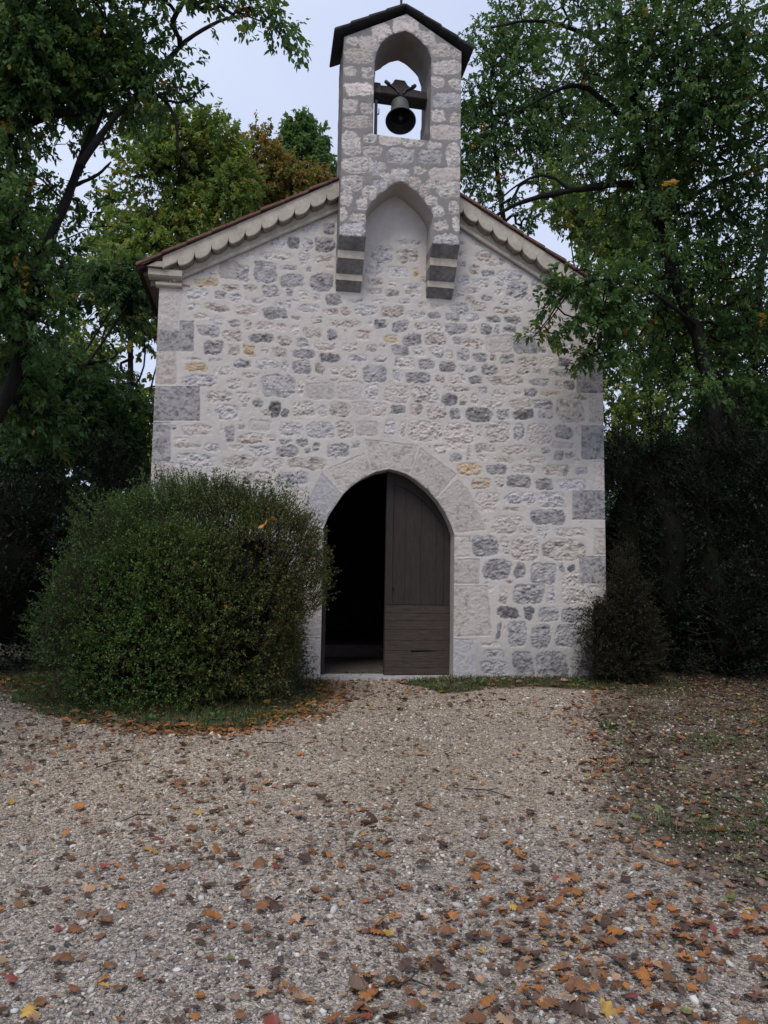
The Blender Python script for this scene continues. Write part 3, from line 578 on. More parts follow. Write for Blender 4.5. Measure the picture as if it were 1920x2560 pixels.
lev = MB().box(-.318, -.278, -.20, -.165, 7.02, 7.66); lev.box(-.262, -.252, -.19, -.165, 7.46, 7.55); lev.box(-.279, -.263, -.19, -.165, 7.46, 7.472)
lv = lev.build('bell_lever', M['iron'], None, bevel=.004); tag(lv, 'upright dark iron lever bar beside the left jamb of the bell opening', 'lever')
# ------------------------------------------------------------------ ground
def gpoly(L): return np.array([ground_at(x*DS, y*DS)[:2] for x, y in L])
strip_left = np.vstack([gpoly([(0, 1490), (60, 1530), (150, 1560), (260, 1575), (360, 1582), (470, 1580), (580, 1566), (680, 1540), (722, 1500), (712, 1468)]), [[-.95, .0], [-6, .3], [-7, -1.2]]])
strip_wall = np.vstack([gpoly([(862, 1476), (930, 1486), (960, 1497), (1010, 1497), (1050, 1488), (1150, 1484), (1330, 1492)]), [[3.4, .1], [.9, .1]]])
moss = np.vstack([gpoly([(1330, 1478), (1270, 1545), (1300, 1600), (1330, 1680), (1290, 1740), (1340, 1800), (1420, 1850), (1520, 1900), (1659, 1960), (1800, 1990)]), [[9, -4], [9, 3], [3.1, 3]]])
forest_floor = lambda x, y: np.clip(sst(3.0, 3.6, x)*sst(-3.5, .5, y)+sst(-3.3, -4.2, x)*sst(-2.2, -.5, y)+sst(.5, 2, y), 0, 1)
def zones(x, y):
    wob = .10*fbm(x, y, 1.7, 201, 4)+.05*fbm(x, y, 7, 208, 3)
    def m(P, soft): 
        d = poly_d(P, x, y)*np.where(poly_in(P, x, y), 1, -1); return sst(-soft, soft, d+wob)
    g = np.maximum(m(strip_left, .10), m(strip_wall, .06)); l = m(moss, .35)
    return g, l
def axis(a, b, c, d, fine, coarse):
    return np.r_[np.arange(a, b, coarse), np.arange(b, c, fine), np.arange(c, d, coarse)]
ax = axis(-60, -8, 8, 60, .05, 1.0); ay = axis(-30, -9.8, 2, 90, .05, 1.0)
GX, GY = np.meshgrid(ax, ay, indexing='ij'); iv = np.arange(GX.size).reshape(GX.shape)
g_, l_ = zones(GX, GY)
ff_ = forest_floor(GX, GY)
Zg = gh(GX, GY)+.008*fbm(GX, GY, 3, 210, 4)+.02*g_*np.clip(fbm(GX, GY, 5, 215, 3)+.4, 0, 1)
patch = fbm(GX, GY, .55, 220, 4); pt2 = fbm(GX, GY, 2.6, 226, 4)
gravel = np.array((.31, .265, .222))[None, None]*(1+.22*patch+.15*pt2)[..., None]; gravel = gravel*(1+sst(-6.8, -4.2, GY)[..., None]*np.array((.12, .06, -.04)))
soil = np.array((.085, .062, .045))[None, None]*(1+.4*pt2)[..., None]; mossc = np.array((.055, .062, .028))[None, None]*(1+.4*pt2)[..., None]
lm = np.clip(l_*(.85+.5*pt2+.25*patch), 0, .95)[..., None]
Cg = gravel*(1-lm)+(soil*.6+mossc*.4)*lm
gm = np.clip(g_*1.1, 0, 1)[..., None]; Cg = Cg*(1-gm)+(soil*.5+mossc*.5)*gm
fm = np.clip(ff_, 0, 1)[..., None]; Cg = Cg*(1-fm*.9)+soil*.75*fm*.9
hole = (np.abs(GX[:-1, :-1]+.025) < 2.9) & (GY[:-1, :-1] > .1) & (GY[:-1, :-1] < 8.5)
Fg = np.c_[iv[:-1, :-1].ravel(), iv[1:, :-1].ravel(), iv[1:, 1:].ravel(), iv[:-1, 1:].ravel()][~hole.ravel()]
gmat = bpy.data.materials.new('gravel_ground'); gmat.use_nodes = True
t = gmat.node_tree; b = t.nodes['Principled BSDF']; b.inputs['Roughness'].default_value = .95; b.inputs['Specular IOR Level'].default_value = .2
at = t.nodes.new('ShaderNodeAttribute'); at.attribute_name = 'Col'; tcn = t.nodes.new('ShaderNodeTexCoord')
src = at.outputs['Color']; hs = []
for sc_, lo_, hi_ in ((62, .5, 1.6), (140, .65, 1.4)):
    vo = t.nodes.new('ShaderNodeTexVoronoi'); vo.inputs['Scale'].default_value = sc_; t.links.new(tcn.outputs['Object'], vo.inputs['Vector'])
    sp = t.nodes.new('ShaderNodeSeparateColor'); t.links.new(vo.outputs['Color'], sp.inputs[0])
    mr = t.nodes.new('ShaderNodeMapRange'); mr.inputs[3].default_value = lo_; mr.inputs[4].default_value = hi_; t.links.new(sp.outputs[0], mr.inputs[0])
    vm = t.nodes.new('ShaderNodeVectorMath'); vm.operation = 'SCALE'; t.links.new(src, vm.inputs[0]); t.links.new(mr.outputs[0], vm.inputs['Scale']); src = vm.outputs[0]; hs.append(vo.outputs['Distance'])
t.links.new(src, b.inputs['Base Color'])
ad = t.nodes.new('ShaderNodeMath'); ad.operation = 'ADD'; t.links.new(hs[0], ad.inputs[0]); t.links.new(hs[1], ad.inputs[1])
bp = t.nodes.new('ShaderNodeBump'); bp.invert = True; bp.inputs['Strength'].default_value = .8; bp.inputs['Distance'].default_value = .012
t.links.new(ad.outputs[0], bp.inputs['Height']); t.links.new(bp.outputs[0], b.inputs['Normal'])
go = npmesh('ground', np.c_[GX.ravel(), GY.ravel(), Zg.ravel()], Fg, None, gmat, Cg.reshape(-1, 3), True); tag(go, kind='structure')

def scatter(n, x0, x1, y0, y1): return rng.uniform(x0, x1, n), rng.uniform(y0, y1, n)
def in_frame(x, y, z, mrg=60):
    px, py, d = proj(np.c_[x, y, z]); return (d > .3) & (px > -mrg) & (px < 1920+mrg) & (py > -mrg) & (py < 2560+mrg), d
# pebbles
PH = (1+5**.5)/2
IV = np.array([(-1, PH, 0), (1, PH, 0), (-1, -PH, 0), (1, -PH, 0), (0, -1, PH), (0, 1, PH), (0, -1, -PH), (0, 1, -PH), (PH, 0, -1), (PH, 0, 1), (-PH, 0, -1), (-PH, 0, 1)])/math.hypot(1, PH)
IF = np.array([(0, 11, 5), (0, 5, 1), (0, 1, 7), (0, 7, 10), (0, 10, 11), (1, 5, 9), (5, 11, 4), (11, 10, 2), (10, 7, 6), (7, 1, 8), (3, 9, 4), (3, 4, 2), (3, 2, 6), (3, 6, 8), (3, 8, 9), (4, 9, 5), (2, 4, 11), (6, 2, 10), (8, 6, 7), (9, 8, 1)])
x, y = scatter(560000, -7, 7, -9.2, .2)
z = gh(x, y); ok, d = in_frame(x, y, z, 420); g2, l2 = zones(x, y)
dens = np.clip(1.15-.095*d, .22, 1)*(1-.85*g2)*(1-.72*l2)*np.clip(.8+.5*fbm(x, y, 1.3, 240, 3), .3, 1)
ok &= rng.random(len(x)) < dens
x, y, z, d = x[ok], y[ok], z[ok], d[ok]; n = len(x)
sz = rng.lognormal(math.log(.0064), .47, n)*np.clip(.8+.05*d, .9, 1.3); sz = np.clip(sz, .004, .026)
P = IV[None]*rng.uniform(.62, 1.25, (n, 12, 1)); an = rng.uniform(0, 6.28, n); ca, sa = np.cos(an)[:, None], np.sin(an)[:, None]
sx, sy, szz = rng.uniform(.8, 1.4, n), rng.uniform(.6, 1.0, n), rng.uniform(.4, .75, n)
px_, py_ = P[..., 0]*sx[:, None], P[..., 1]*sy[:, None]; tl = rng.normal(0, .25, n)[:, None]
V = np.stack([px_*ca-py_*sa, px_*sa+py_*ca, P[..., 2]*szz[:, None]+tl*px_], -1)*sz[:, None, None]+np.stack([x, y, z+.35*sz*szz+.008*fbm(x, y, 3, 210, 4)], -1)[:, None]
bc = np.array([(.32, .29, .265), (.25, .225, .205), (.16, .142, .13), (.43, .40, .37), (.54, .52, .49), (.28, .215, .16), (.075, .064, .057)])
cc = bc[rng.choice(7, n, p=[.25, .23, .19, .11, .06, .07, .09])]*rng.normal(1, .09, (n, 1)); tan_ = sst(-6.8, -4.2, y)[:, None]; cc = cc*(1+tan_*np.array((.08, .03, -.09)))
pebs = npmesh('gravel_pebbles', V.reshape(-1, 3), (IF[None]+12*np.arange(n)[:, None, None]).reshape(-1, 3), None, M['pebble'], np.repeat(cc, 12, 0)); tag(pebs, kind='stuff')
print('pebbles', n)

# ------------------------------------------------------------------ leaves on the ground
def oak_leaf(seed, lobes=4, wid=.30, curl=.25, bend=.2):
    r = np.random.default_rng(seed); ns = 11; t = np.linspace(0, 1, ns); ph = r.uniform(-.4, .4)
    w_ = wid*np.sin(np.pi*np.clip(t, 0, 1)**.85)**.8*(1+.30*np.cos(2*np.pi*(lobes*t)+ph)); w_[0] = .012; w_[-1] = .02
    wl, wr = w_*r.uniform(.85, 1.15, ns), w_*r.uniform(.85, 1.15, ns); c1, c2 = curl*r.uniform(.3, 1.6), curl*r.uniform(.3, 1.6)
    zb = bend*(t-.5)**2*r.uniform(-1, 2)+.04*np.sin(t*5+r.uniform(0, 6)); yb = .08*r.normal()*np.sin(np.pi*t)
    V = np.stack([np.c_[t-.5, yb+wl, zb+c1*wl*1.3+.05*r.normal(size=ns)*wl], np.c_[t-.5, yb, zb], np.c_[t-.5, yb-wr, zb+c2*wr*1.3+.05*r.normal(size=ns)*wr]], 1).reshape(-1, 3)
    F = []
    for i in range(ns-1): F += [(3*i, 3*i+1, 3*i+4, 3*i+3), (3*i+1, 3*i+2, 3*i+5, 3*i+4)]
    b0 = len(V); V = np.vstack([V, [(-.5, .008, zb[0]), (-.5, -.008, zb[0]), (-.72, -.006, zb[0]-.02), (-.72, .006, zb[0]-.02)]]); F.append((b0, b0+3, b0+2, b0+1))
    V[:, 2] -= V[:, 2].min(); return V, np.array(F)
LV = [oak_leaf(s, rng.integers(3, 6), rng.uniform(.24, .38), rng.uniform(.1, .55), rng.uniform(.1, .5)) for s in range(12)]
LC = {'bright orange': (.31, .125, .035), 'rusty brown': (.175, .080, .036), 'dark brown': (.075, .043, .03), 'pale tan': (.34, .21, .125), 'golden yellow': (.40, .25, .06), 'pinkish brown': (.17, .112, .078), 'deep red': (.20, .05, .036), 'dull green': (.13, .16, .055)}
LN = list(LC)
def leaf_density(x, y):
    g2, l2 = zones(x, y); cl = np.clip(fbm(x, y, 1.15, 260, 4)*1.6+.35, 0, 1.5)
    near = sst(-4.5, -6.8, y); right = sst(-1.2, 1.2, x+(-y-7)*.35)
    base = .21+.52*near+.34*near*right+1.9*l2+.12*sst(-1.2, -3, x)*near
    d = base*(.25+cl)
    edge = poly_d(strip_left, x, y); d += 1.7*np.exp(-(edge/.18)**2)*(x > -3.6)*(y < -.2)*np.clip((x+3.9)/1.6, .25, 1)+.15*g2
    return d
x, y = scatter(72000, -6.5, 6.5, -8.9, .6); z = gh(x, y); ok, d = in_frame(x, y, z, 420)
ok &= rng.random(len(x)) < np.clip(leaf_density(x, y), 0, 3)*.98; z_ = z; ok0 = ok
x, y, d = x[ok], y[ok], d[ok]; n = len(x)
g2, l2 = zones(x, y)
ls = np.clip(rng.lognormal(math.log(.036), .48, n), .013, .095)*np.where(l2 > .5, .8, 1); ls *= np.where(g2 > .4, 1.15, 1)
ci = np.array([rng.choice(8, p=[.18, .29, .26, .12, .025, .095, .02, .01]) for _ in range(n)])
hot = (poly_d(strip_left, x, y) < .25) & (x > -2.6) & (y > -4) & (rng.random(n) < .62); ci[hot] = 0
dk_ = (l2 > .5) & (rng.random(n) < .78); ci[dk_] = rng.choice([1, 2, 2, 2, 2, 5, 7], dk_.sum())
zl = gh(x, y)+.008*fbm(x, y, 3, 210, 4)+.02*g2*np.clip(fbm(x, y, 5, 215, 3)+.4, 0, 1)+.008+.02*rng.random(n)**3
rot = rng.uniform(0, 6.28, n); tx, ty = rng.normal(0, .22, n), rng.normal(0, .22, n); flip = rng.random(n) < .35
seen_ = in_frame(x, y, z_[ok0], -5)[0]; order = np.argsort(-ls/d*seen_); pick = np.zeros(n, bool); pick[order[:300]] = True
print('fallen leaves', n)
lib = {}
cnt = {}
for i in order[:300]:
    c = int(ci[i]); v = int(rng.integers(12)); key = (c, v)
    if key not in lib:
        V, F = LV[v]; cl = np.array(LC[LN[c]])*rng.normal(1, .10)
        o = npmesh('fallen_leaf', V, F, None, M['litter'], np.repeat(cl[None], len(V), 0)*(1+.2*np.random.default_rng(v).normal(size=(len(V), 1))).clip(.6, 1.4), True); lib[key] = o
    else:
        o = lib[key].copy(); COL.objects.link(o)
    o.location = (x[i], y[i], zl[i]+(.018 if flip[i] else 0)); o.scale = (ls[i],)*3
    o.rotation_euler = (tx[i]+(math.pi if flip[i] else 0), ty[i], rot[i])
    where = 'in the mossy litter' if l2[i] > .5 else 'on open gravel' if g2[i] < .4 else 'in the grass edging'
    tag(o, f'{LN[c]} fallen oak leaf lying {where} in the foreground', 'leaf', f'{LN[c]} fallen leaves {where}')
VV, FF, CC = [], [], []; off = 0
for i in np.where(~pick)[0]:
    V, F = LV[int(rng.integers(12))]
    a = Matrix.LocRotScale((x[i], y[i], zl[i]+(.012 if flip[i] else 0)), Matrix.Rotation(rot[i], 3, 'Z') @ Matrix.Rotation(ty[i], 3, 'Y') @ Matrix.Rotation(tx[i]+(math.pi if flip[i] else 0), 3, 'X'), (ls[i],)*3)
    a = np.array(a); VV.append(V@a[:3, :3].T+a[:3, 3]); FF.append(F+off); off += len(V)
    CC.append(np.repeat((np.array(LC[LN[ci[i]]])*rng.normal(1, .15))[None], len(V), 0))
lit = npmesh('leaf_litter', np.vstack(VV), np.vstack(FF), None, M['litter'], np.vstack(CC), True); tag(lit, kind='stuff')
# dead twigs
TW = [((1160, 1978), (1285, 2000), 'brown bent twig lying among rusty leaves on mid gravel'), ((240, 1925), (330, 1905), 'thin dark twig on the gravel beside the shrub edging'), ((655, 1862), (740, 1872), 'short dark stick lying just below the grass edging'), ((380, 2045), (300, 2060), 'straight thin twig on the open gravel among pale pebbles'), ((990, 2480), (1070, 2475), 'short grey stick on the coarse gravel nearest the viewer')]
for a, b_, lab in TW:
    p, q = ground_at(*a), ground_at(*b_); p[2] += .018; q[2] += .014; m_ = (p+q)/2+np.array((.0, .03, .012)); e = m_+(q-p)*.2+np.array((.03, .06, .01))
    o = MB().tube([p, m_, q], [.0045, .004, .0025], 7).tube([m_, e], [.003, .002], 6).build('fallen_twig', M['twig'], None, smooth=True); tag(o, lab, 'twig')

# ------------------------------------------------------------------ grass
def blades(name, x, y, h, col, wid=.004, mat_='bushleaf', parent=None, base=0.0):
    n = len(x); a = rng.uniform(0, 6.28, n); ln = rng.normal(0, .45, (n, 2)); z0 = gh(x, y)+base
    P = np.zeros((n, 5, 3)); cx, cy = np.cos(a)*wid, np.sin(a)*wid
    for k, (tt, s) in enumerate(((0, 1), (0, -1), (.55, .8), (.55, -.8), (1, 0))):
        P[:, k, 0] = x+cx*s+ln[:, 0]*h*tt**1.7; P[:, k, 1] = y+cy*s+ln[:, 1]*h*tt**1.7; P[:, k, 2] = z0+h*tt*(1-.25*np.abs(ln).sum(1)*tt)
    i = 5*np.arange(n)[:, None]; F = np.vstack([i+np.array((0, 1, 3)), i+np.array((0, 3, 2)), i+np.array((2, 3, 4))])
    return npmesh(name, P.reshape(-1, 3), F, parent, M[mat_], np.repeat(col, 5, 0))
x, y = scatter(190000, -7, 7, -6, .3); g2, l2 = zones(x, y); ok, d = in_frame(x, y, gh(x, y), 300)
pn = fbm(x, y, 3.2, 280, 4); mo = fbm(x, y, 1.6, 290, 4)
ok &= rng.random(len(x)) < np.where(g2 > .3, np.clip(.75+1.5*pn, 0, 1)*g2, np.clip(mo*2.2-.10, 0, 1)*l2*.75*(x < 4.5))
x, y = x[ok], y[ok]; n = len(x); gc = np.array([(.055, .095, .028), (.08, .11, .035), (.04, .07, .028), (.12, .12, .05)])[rng.choice(4, n, p=[.4, .3, .22, .08])]*rng.normal(1, .15, (n, 1))
hh = rng.uniform(.03, .095, n)*np.where(zones(x, y)[0] > .3, 1, .6)
gr = blades('grass', x, y, hh, gc); tag(gr, kind='stuff'); print('grass', n)
# ------------------------------------------------------------------ foliage
def unit(v): return v/(np.linalg.norm(v, axis=-1, keepdims=True)+1e-9)
def leaf_cloud(name, P, D, N, L, W, C, parent, matname, fold=.22, droop=.12):
    n = len(P); D = unit(D); S = unit(np.cross(D, N)); U = np.cross(S, D)
    tx = np.array([0, .32, .68, 1, .68, .32]); ty = np.array([0, 1, .82, 0, -.82, -1]); tz = np.array([0, fold, fold*.8, 0, fold*.8, fold]); td = np.array([0, .05, .4, 1, .4, .05])
    L = L[:, None, None]; W = W[:, None, None]
    V = P[:, None]+D[:, None]*tx[None, :, None]*L+S[:, None]*ty[None, :, None]*W*.5+U[:, None]*(tz[None, :, None]*W*.5)-np.array((0, 0, 1.))*td[None, :, None]*L*droop
    i = 6*np.arange(n)[:, None]; F = np.stack([i+np.array((0, 3, 2, 1)), i+np.array((0, 5, 4, 3))], 1).reshape(-1, 4)
    return npmesh(name, V.reshape(-1, 3), F, parent, M[matname], np.repeat(C, 6, 0), False)
def sprigs(c, d, nl, tl, ll, rg, spread=.8, sag=.25, gap=.02):
    k = len(c); t = rg.uniform(.05, 1, (k, nl)); ci = np.repeat(np.arange(k), nl)
    dd = unit(d)[ci]; P = c[ci]+dd*(t.ravel()*tl[ci])[:, None]+rg.normal(0, gap, (k*nl, 3))
    D = unit(dd*.55+rg.normal(0, spread, (k*nl, 3))*.6+np.array((0, 0, -sag))); N = unit(np.array((0, 0, 1.))+rg.normal(0, .55, (k*nl, 3)))
    return P, D, N, ll*np.clip(rg.lognormal(0, .28, k*nl), .45, 1.7), ci
def segs(A, B, ra, rb, n=4):
    T = unit(B-A); X = unit(np.cross(T, np.where(np.abs(T[:, 2:3]) > .8, np.array((1., 0, 0)), np.array((0, 0, 1.))))); Y = np.cross(T, X)
    V = []
    for P, r in ((A, ra), (B, rb)):
        for k in range(n):
            a = 2*math.pi*k/n; V.append(P+(X*math.cos(a)+Y*math.sin(a))*r[:, None])
    V = np.stack(V, 1); i = 2*n*np.arange(len(A))[:, None]
    F = np.stack([i+np.array((k, (k+1) % n, n+(k+1) % n, n+k)) for k in range(n)], 1).reshape(-1, 4)
    return V.reshape(-1, 3), F
def pxblob(b):
    px, py, r, y = b[:4]; c = ud(px, py, y); dist = (c-CAM)@_f; rr = r*DS*dist/1920
    return c, np.array((rr, rr*(b[4] if len(b) > 4 else .9), rr))
def n3(p, s, seed):
    r = np.random.default_rng(seed); v = 0
    for _ in range(7):
        k = r.normal(0, 1, 3)*s; v = v+np.sin(p@k+r.uniform(0, 6.28))
    return v/2.6
def smooth(P, k=3):
    P = np.array(P)
    for _ in range(k):
        Q = [P[0]]
        for a, b in zip(P[:-1], P[1:]): Q += [a*.75+b*.25, a*.25+b*.75]
        P = np.array(Q+[P[-1]])
    return P
PALS = {'oak': [((0.0545, 0.1141, 0.0381), 0.5), ((0.0818, 0.1554, 0.0495), 0.28), ((0.04, 0.0829, 0.0343), 0.15), ((0.1362, 0.1762, 0.0495), 0.06), ((0.454, 0.2487, 0.0381), 0.01)],
        'olive': [((0.1149, 0.1923, 0.0451), 0.4), ((0.1821, 0.2298, 0.0564), 0.33), ((0.0861, 0.1524, 0.0414), 0.2), ((0.2874, 0.2346, 0.0564), 0.07)],
        'brown': [((0.2169, 0.1531, 0.0483), 0.42), ((0.1502, 0.1531, 0.0422), 0.33), ((0.0918, 0.1261, 0.0331), 0.2), ((0.3337, 0.162, 0.0453), 0.05)],
        'green': [((0.0823, 0.1623, 0.0574), 0.6), ((0.1098, 0.1877, 0.0628), 0.3), ((0.0549, 0.1024, 0.0395), 0.1)],
        'dark': [((0.0368, 0.0779, 0.031), 0.6), ((0.0534, 0.1072, 0.0394), 0.33), ((0.0921, 0.1096, 0.0374), 0.07)],
        'box': [((0.0463, 0.0872, 0.019), 0.5), ((0.074, 0.1207, 0.0254), 0.28), ((0.108, 0.1425, 0.0318), 0.1), ((0.0925, 0.0838, 0.0275), 0.12)],
        'boxbrown': [((0.0285, 0.028, 0.0106), 0.5), ((0.019, 0.027, 0.0081), 0.35), ((0.0473, 0.0398, 0.013), 0.15)],
        'yew': [((0.0046, 0.0138, 0.0052), 0.65), ((0.0069, 0.0192, 0.0068), 0.35)]}
def pick(pal, n, rg, rgb_j=.14):
    c = np.array([p[0] for p in PALS[pal]]); w_ = np.array([p[1] for p in PALS[pal]]); w_ = w_/w_.sum()
    return c[rg.choice(len(c), n, p=w_)]*rg.normal(1, rgb_j, (n, 1)).clip(.5, 1.6)
def tree(name, label, cat, base, trunks, blobs, ncl, nl, ll, pal, seed, group=None, thr=-.9, scale=1.3, leafmat='leaf', sides=9, spread=.8, tl=(.22, .5), lw=.5, orange=0, twigr=.0042):
    rg = np.random.default_rng(seed); root = thing(name, label, cat, base, group)
    pts = []; tb = MB()
    for k, (P, r0, r1) in enumerate(trunks):
        Q = smooth(P, 2); r = np.linspace(r0, r1, len(Q))*(1+.10*np.random.default_rng(seed+k).normal(size=len(Q))).clip(.75, 1.3)
        Q = Q+np.random.default_rng(seed+50+k).normal(0, .12, Q.shape)*r[:, None]
        tb.tube(Q, r, sides); S = np.linspace(0, len(Q)-1, len(Q)*3); i = S.astype(int).clip(0, len(Q)-2); f = (S-i)[:, None]; pts.append((Q[i]*(1-f)+Q[i+1]*f)[int(len(S)*(.25 if k == 0 else .05)):])
    tb.build('trunk', M['bark'], root, smooth=True)
    B = [pxblob(b) if not isinstance(b[0], np.ndarray) else b for b in blobs]; wts = np.array([b[1][0]*b[1][2] for b in B]); wts /= wts.sum()
    c = []; 
    while len(c) < ncl:
        bi = rg.choice(len(B), p=wts); u = rg.normal(size=3); u = u/np.linalg.norm(u)*rg.random()**.42; p = B[bi][0]+u*B[bi][1]
        if n3(p[None], scale, seed)[0] < thr+.5*rg.random(): continue
        if p[2] < float(gh(p[0], p[1]))+.12: continue
        if abs(p[0]) < 3.35 and -.25 < p[1] < 9.6 and p[2] < PK+.25-SL*abs(p[0]): continue
        c.append(np.r_[p, bi])
    c = np.array(c); bi = c[:, 3].astype(int); c = c[:, :3]; ctr = np.array([b[0] for b in B])
    # branches: every cluster hangs on the nearest limb point or earlier cluster
    node = np.vstack(pts); nn = len(node); d0 = np.array([np.min(np.linalg.norm(node-p, axis=1)) for p in c]); o = np.argsort(d0); c = c[o]; bi = bi[o]
    allp = np.vstack([node, c]); par = np.zeros(len(c), int)
    for k, p in enumerate(c):
        dd = np.linalg.norm(allp[:nn+k]-p, axis=1); dd[:nn] *= .9; par[k] = int(np.argmin(dd))
    desc = np.ones(len(c))
    for k in range(len(c)-1, -1, -1):
        if par[k] >= nn: desc[par[k]-nn] += desc[k]
    A = allp[par]; rb = twigr*desc**.42; ra = np.where(par >= nn, np.minimum(rb*1.5, twigr*np.maximum(desc[np.maximum(par-nn, 0)], 1)**.42), rb*1.15)
    Lg = np.linalg.norm(c-A, axis=1, keepdims=True); mid = (A+c)/2+rg.normal(0, .11, A.shape)*Lg+np.array((0, 0, .06))*Lg
    v1, f1 = segs(A, mid, ra, (ra+rb)/2); v2, f2 = segs(mid, c, (ra+rb)/2, rb)
    npmesh('branch_network', np.vstack([v1, v2]), np.vstack([f1, f2+len(v1)]), root, M['bark'], None, True)
    dirn = unit(unit(c-A)*.8+unit(c-ctr[bi])*.5+rg.normal(0, .45, c.shape)+np.array((0, 0, -.15)))
    P, D, N, L, ci = sprigs(c, dirn, nl, rg.uniform(*tl, len(c)), ll, rg, spread)
    cc = pick(pal, len(c), rg)[ci]*.65+pick(pal, len(P), rg)*.35
    if orange:
        k = rg.random(len(c)) < orange; k = k[ci]; cc[k] = np.array((.28, .12, .02))*rg.normal(1, .2, (k.sum(), 1))
    leaf_cloud('crown', P, D, N, L, L*lw*rg.uniform(.8, 1.2, len(L)), cc, root, leafmat)
    return root
g0 = lambda p: (float(p[0]), float(p[1]), float(gh(p[0], p[1])))
U = lambda L, Y: [ud(x, y, Y) for x, y in L]
UY = lambda L: [ud(*q) for q in L]

lt = [np.array((-7.1, .7, -.1)), np.array((-6.7, .7, 1.2))]+U([(0, 900), (40, 790), (75, 650), (100, 540), (140, 440), (175, 350), (215, 250), (250, 140), (270, 30)], .6)
tree('oak_tree', 'tall leaning oak beside the roof with dark forked limbs overhanging the open sky', 'tree', (-7.1, .7, -.05),
     [(lt, .105, .04), (U([(172, 360), (235, 265), (310, 195), (345, 145), (410, 80), (480, 40), (560, 30)], .3), .05, .014), (U([(215, 250), (130, 240), (60, 268), (-30, 320)], .5), .06, .03),
      (UY([(315, 192, .3), (360, 215, .2), (385, 270, .1), (380, 320, .1), (420, 370, 0)]), .03, .008), (UY([(350, 215, .2), (400, 225, 0), (450, 180, -.1)]), .022, .006), (U([(110, 520), (60, 560), (-20, 590)], .6), .05, .03), (U([(160, 400), (210, 380), (240, 350)], .8), .035, .012)],
     [(100, 60, 170, .3), (240, 40, 130, 0), (370, 40, 105, -.3), (465, 30, 80, -.5), (550, 30, 55, -.6), (590, 60, 35, -.6), (60, 220, 150, .5), (200, 180, 120, .2), (310, 140, 95, 0), (400, 110, 75, -.3), (110, 380, 140, .6), (50, 520, 130, .6), (170, 520, 100, 1), (70, 680, 140, 1), (200, 640, 90, 1.2), (120, 830, 140, 1.2), (300, 640, 40, 1.5), (330, 60, 80, -.2), (420, 70, 60, -.4), (30, 800, 120, -.2), (50, 640, 100, -.2), (100, 540, 60, -.2), (20, 480, 90, -.1), (480, 80, 45, -.5)],
     2900, 23, .068, 'oak', 11, thr=-.5, orange=.003)
def backtree(px, y, label, blobs, ncl, pal, seed, ll=.10, nl=24, r=.13, name='oak_tree', group=None, thr=-.7, limbs=True, **k):
    b = ud(px, 1400, y); b[2] = float(gh(b[0], b[1])); top = np.mean([pxblob(q)[0] for q in blobs[:2]], 0)
    P = [b-np.array((0, 0, .1)), b+(top-b)*.35+np.array((.1, 0, 0)), b+(top-b)*.7-np.array((.12, 0, 0)), top]
    rl = np.random.default_rng(seed+7)
    lim = [(np.array([b+(top-b)*f, b+(top-b)*(f+.06)+(pxblob(q)[0]-top)*.25+rl.normal(0, .25, 3), b+(top-b)*(f+.1)*.5+(pxblob(q)[0]-b)*.5*.9+rl.normal(0, .35, 3), pxblob(q)[0]+rl.normal(0, .3, 3)]), r*.33, .012) for f, q in zip(np.linspace(.5, .9, len(blobs)), blobs)]
    return tree(name, label, 'tree', g0(b), [(P, r, r*.35)]+(lim if limbs else []), blobs, ncl, nl, ll, pal, seed, group, thr=thr, sides=7, **k)
backtree(330, 11, 'yellowing olive-green oak rising just behind the lower end of the tiled roof', [(400, 320, 80, 11), (340, 300, 70, 11), (460, 310, 65, 11), (330, 420, 110, 10.5), (440, 430, 90, 11), (280, 520, 90, 10.5), (370, 520, 90, 10.5), (500, 400, 60, 11)], 1900, 'olive', 21, thr=-.45)
backtree(570, 13, 'small browning oak showing just above the roof verge', [(540, 350, 55, 13), (590, 390, 60, 13), (530, 430, 60, 13), (640, 410, 50, 13), (560, 300, 22, 13), (690, 400, 35, 13)], 900, 'brown', 22, ll=.10)
backtree(660, 16, 'bright green young oak with a pointed top next to the bell gable', [(640, 320, 40, 16), (645, 280, 24, 16), (680, 290, 22, 16), (670, 350, 45, 16), (625, 370, 40, 16), (712, 372, 18, 16)], 520, 'green', 23, ll=.12)
backtree(120, 4.5, 'dark leafy oak in the shade between the leaning trunk and the left wall', [(60, 760, 120, 4), (180, 680, 90, 4.5), (130, 900, 120, 4), (240, 640, 70, 5), (60, 1000, 110, 4), (220, 900, 60, 4.5), (300, 620, 45, 5), (230, 980, 80, 4.5), (250, 760, 60, 5), (305, 880, 40, 5), (200, 800, 60, 5)], 1800, 'dark', 24, ll=.09)
backtree(300, 9, 'thin spreading tree seen through the gap beside the left wall', [(300, 700, 60, 9), (270, 600, 70, 9), (310, 860, 50, 9), (250, 880, 60, 9), (290, 960, 60, 9), (180, 780, 60, 9)], 620, 'olive', 25, ll=.10, thr=-.2)
backtree(60, 15, 'far oak closing the wood behind the leaning trunk', [(20, 500, 120, 15), (120, 560, 110, 15), (210, 620, 100, 15), (60, 720, 120, 15), (160, 850, 110, 15), (280, 900, 70, 15), (40, 950, 120, 15), (180, 1000, 100, 15), (290, 1000, 60, 15), (240, 480, 70, 15)], 1300, 'dark', 26, ll=.15, nl=22)

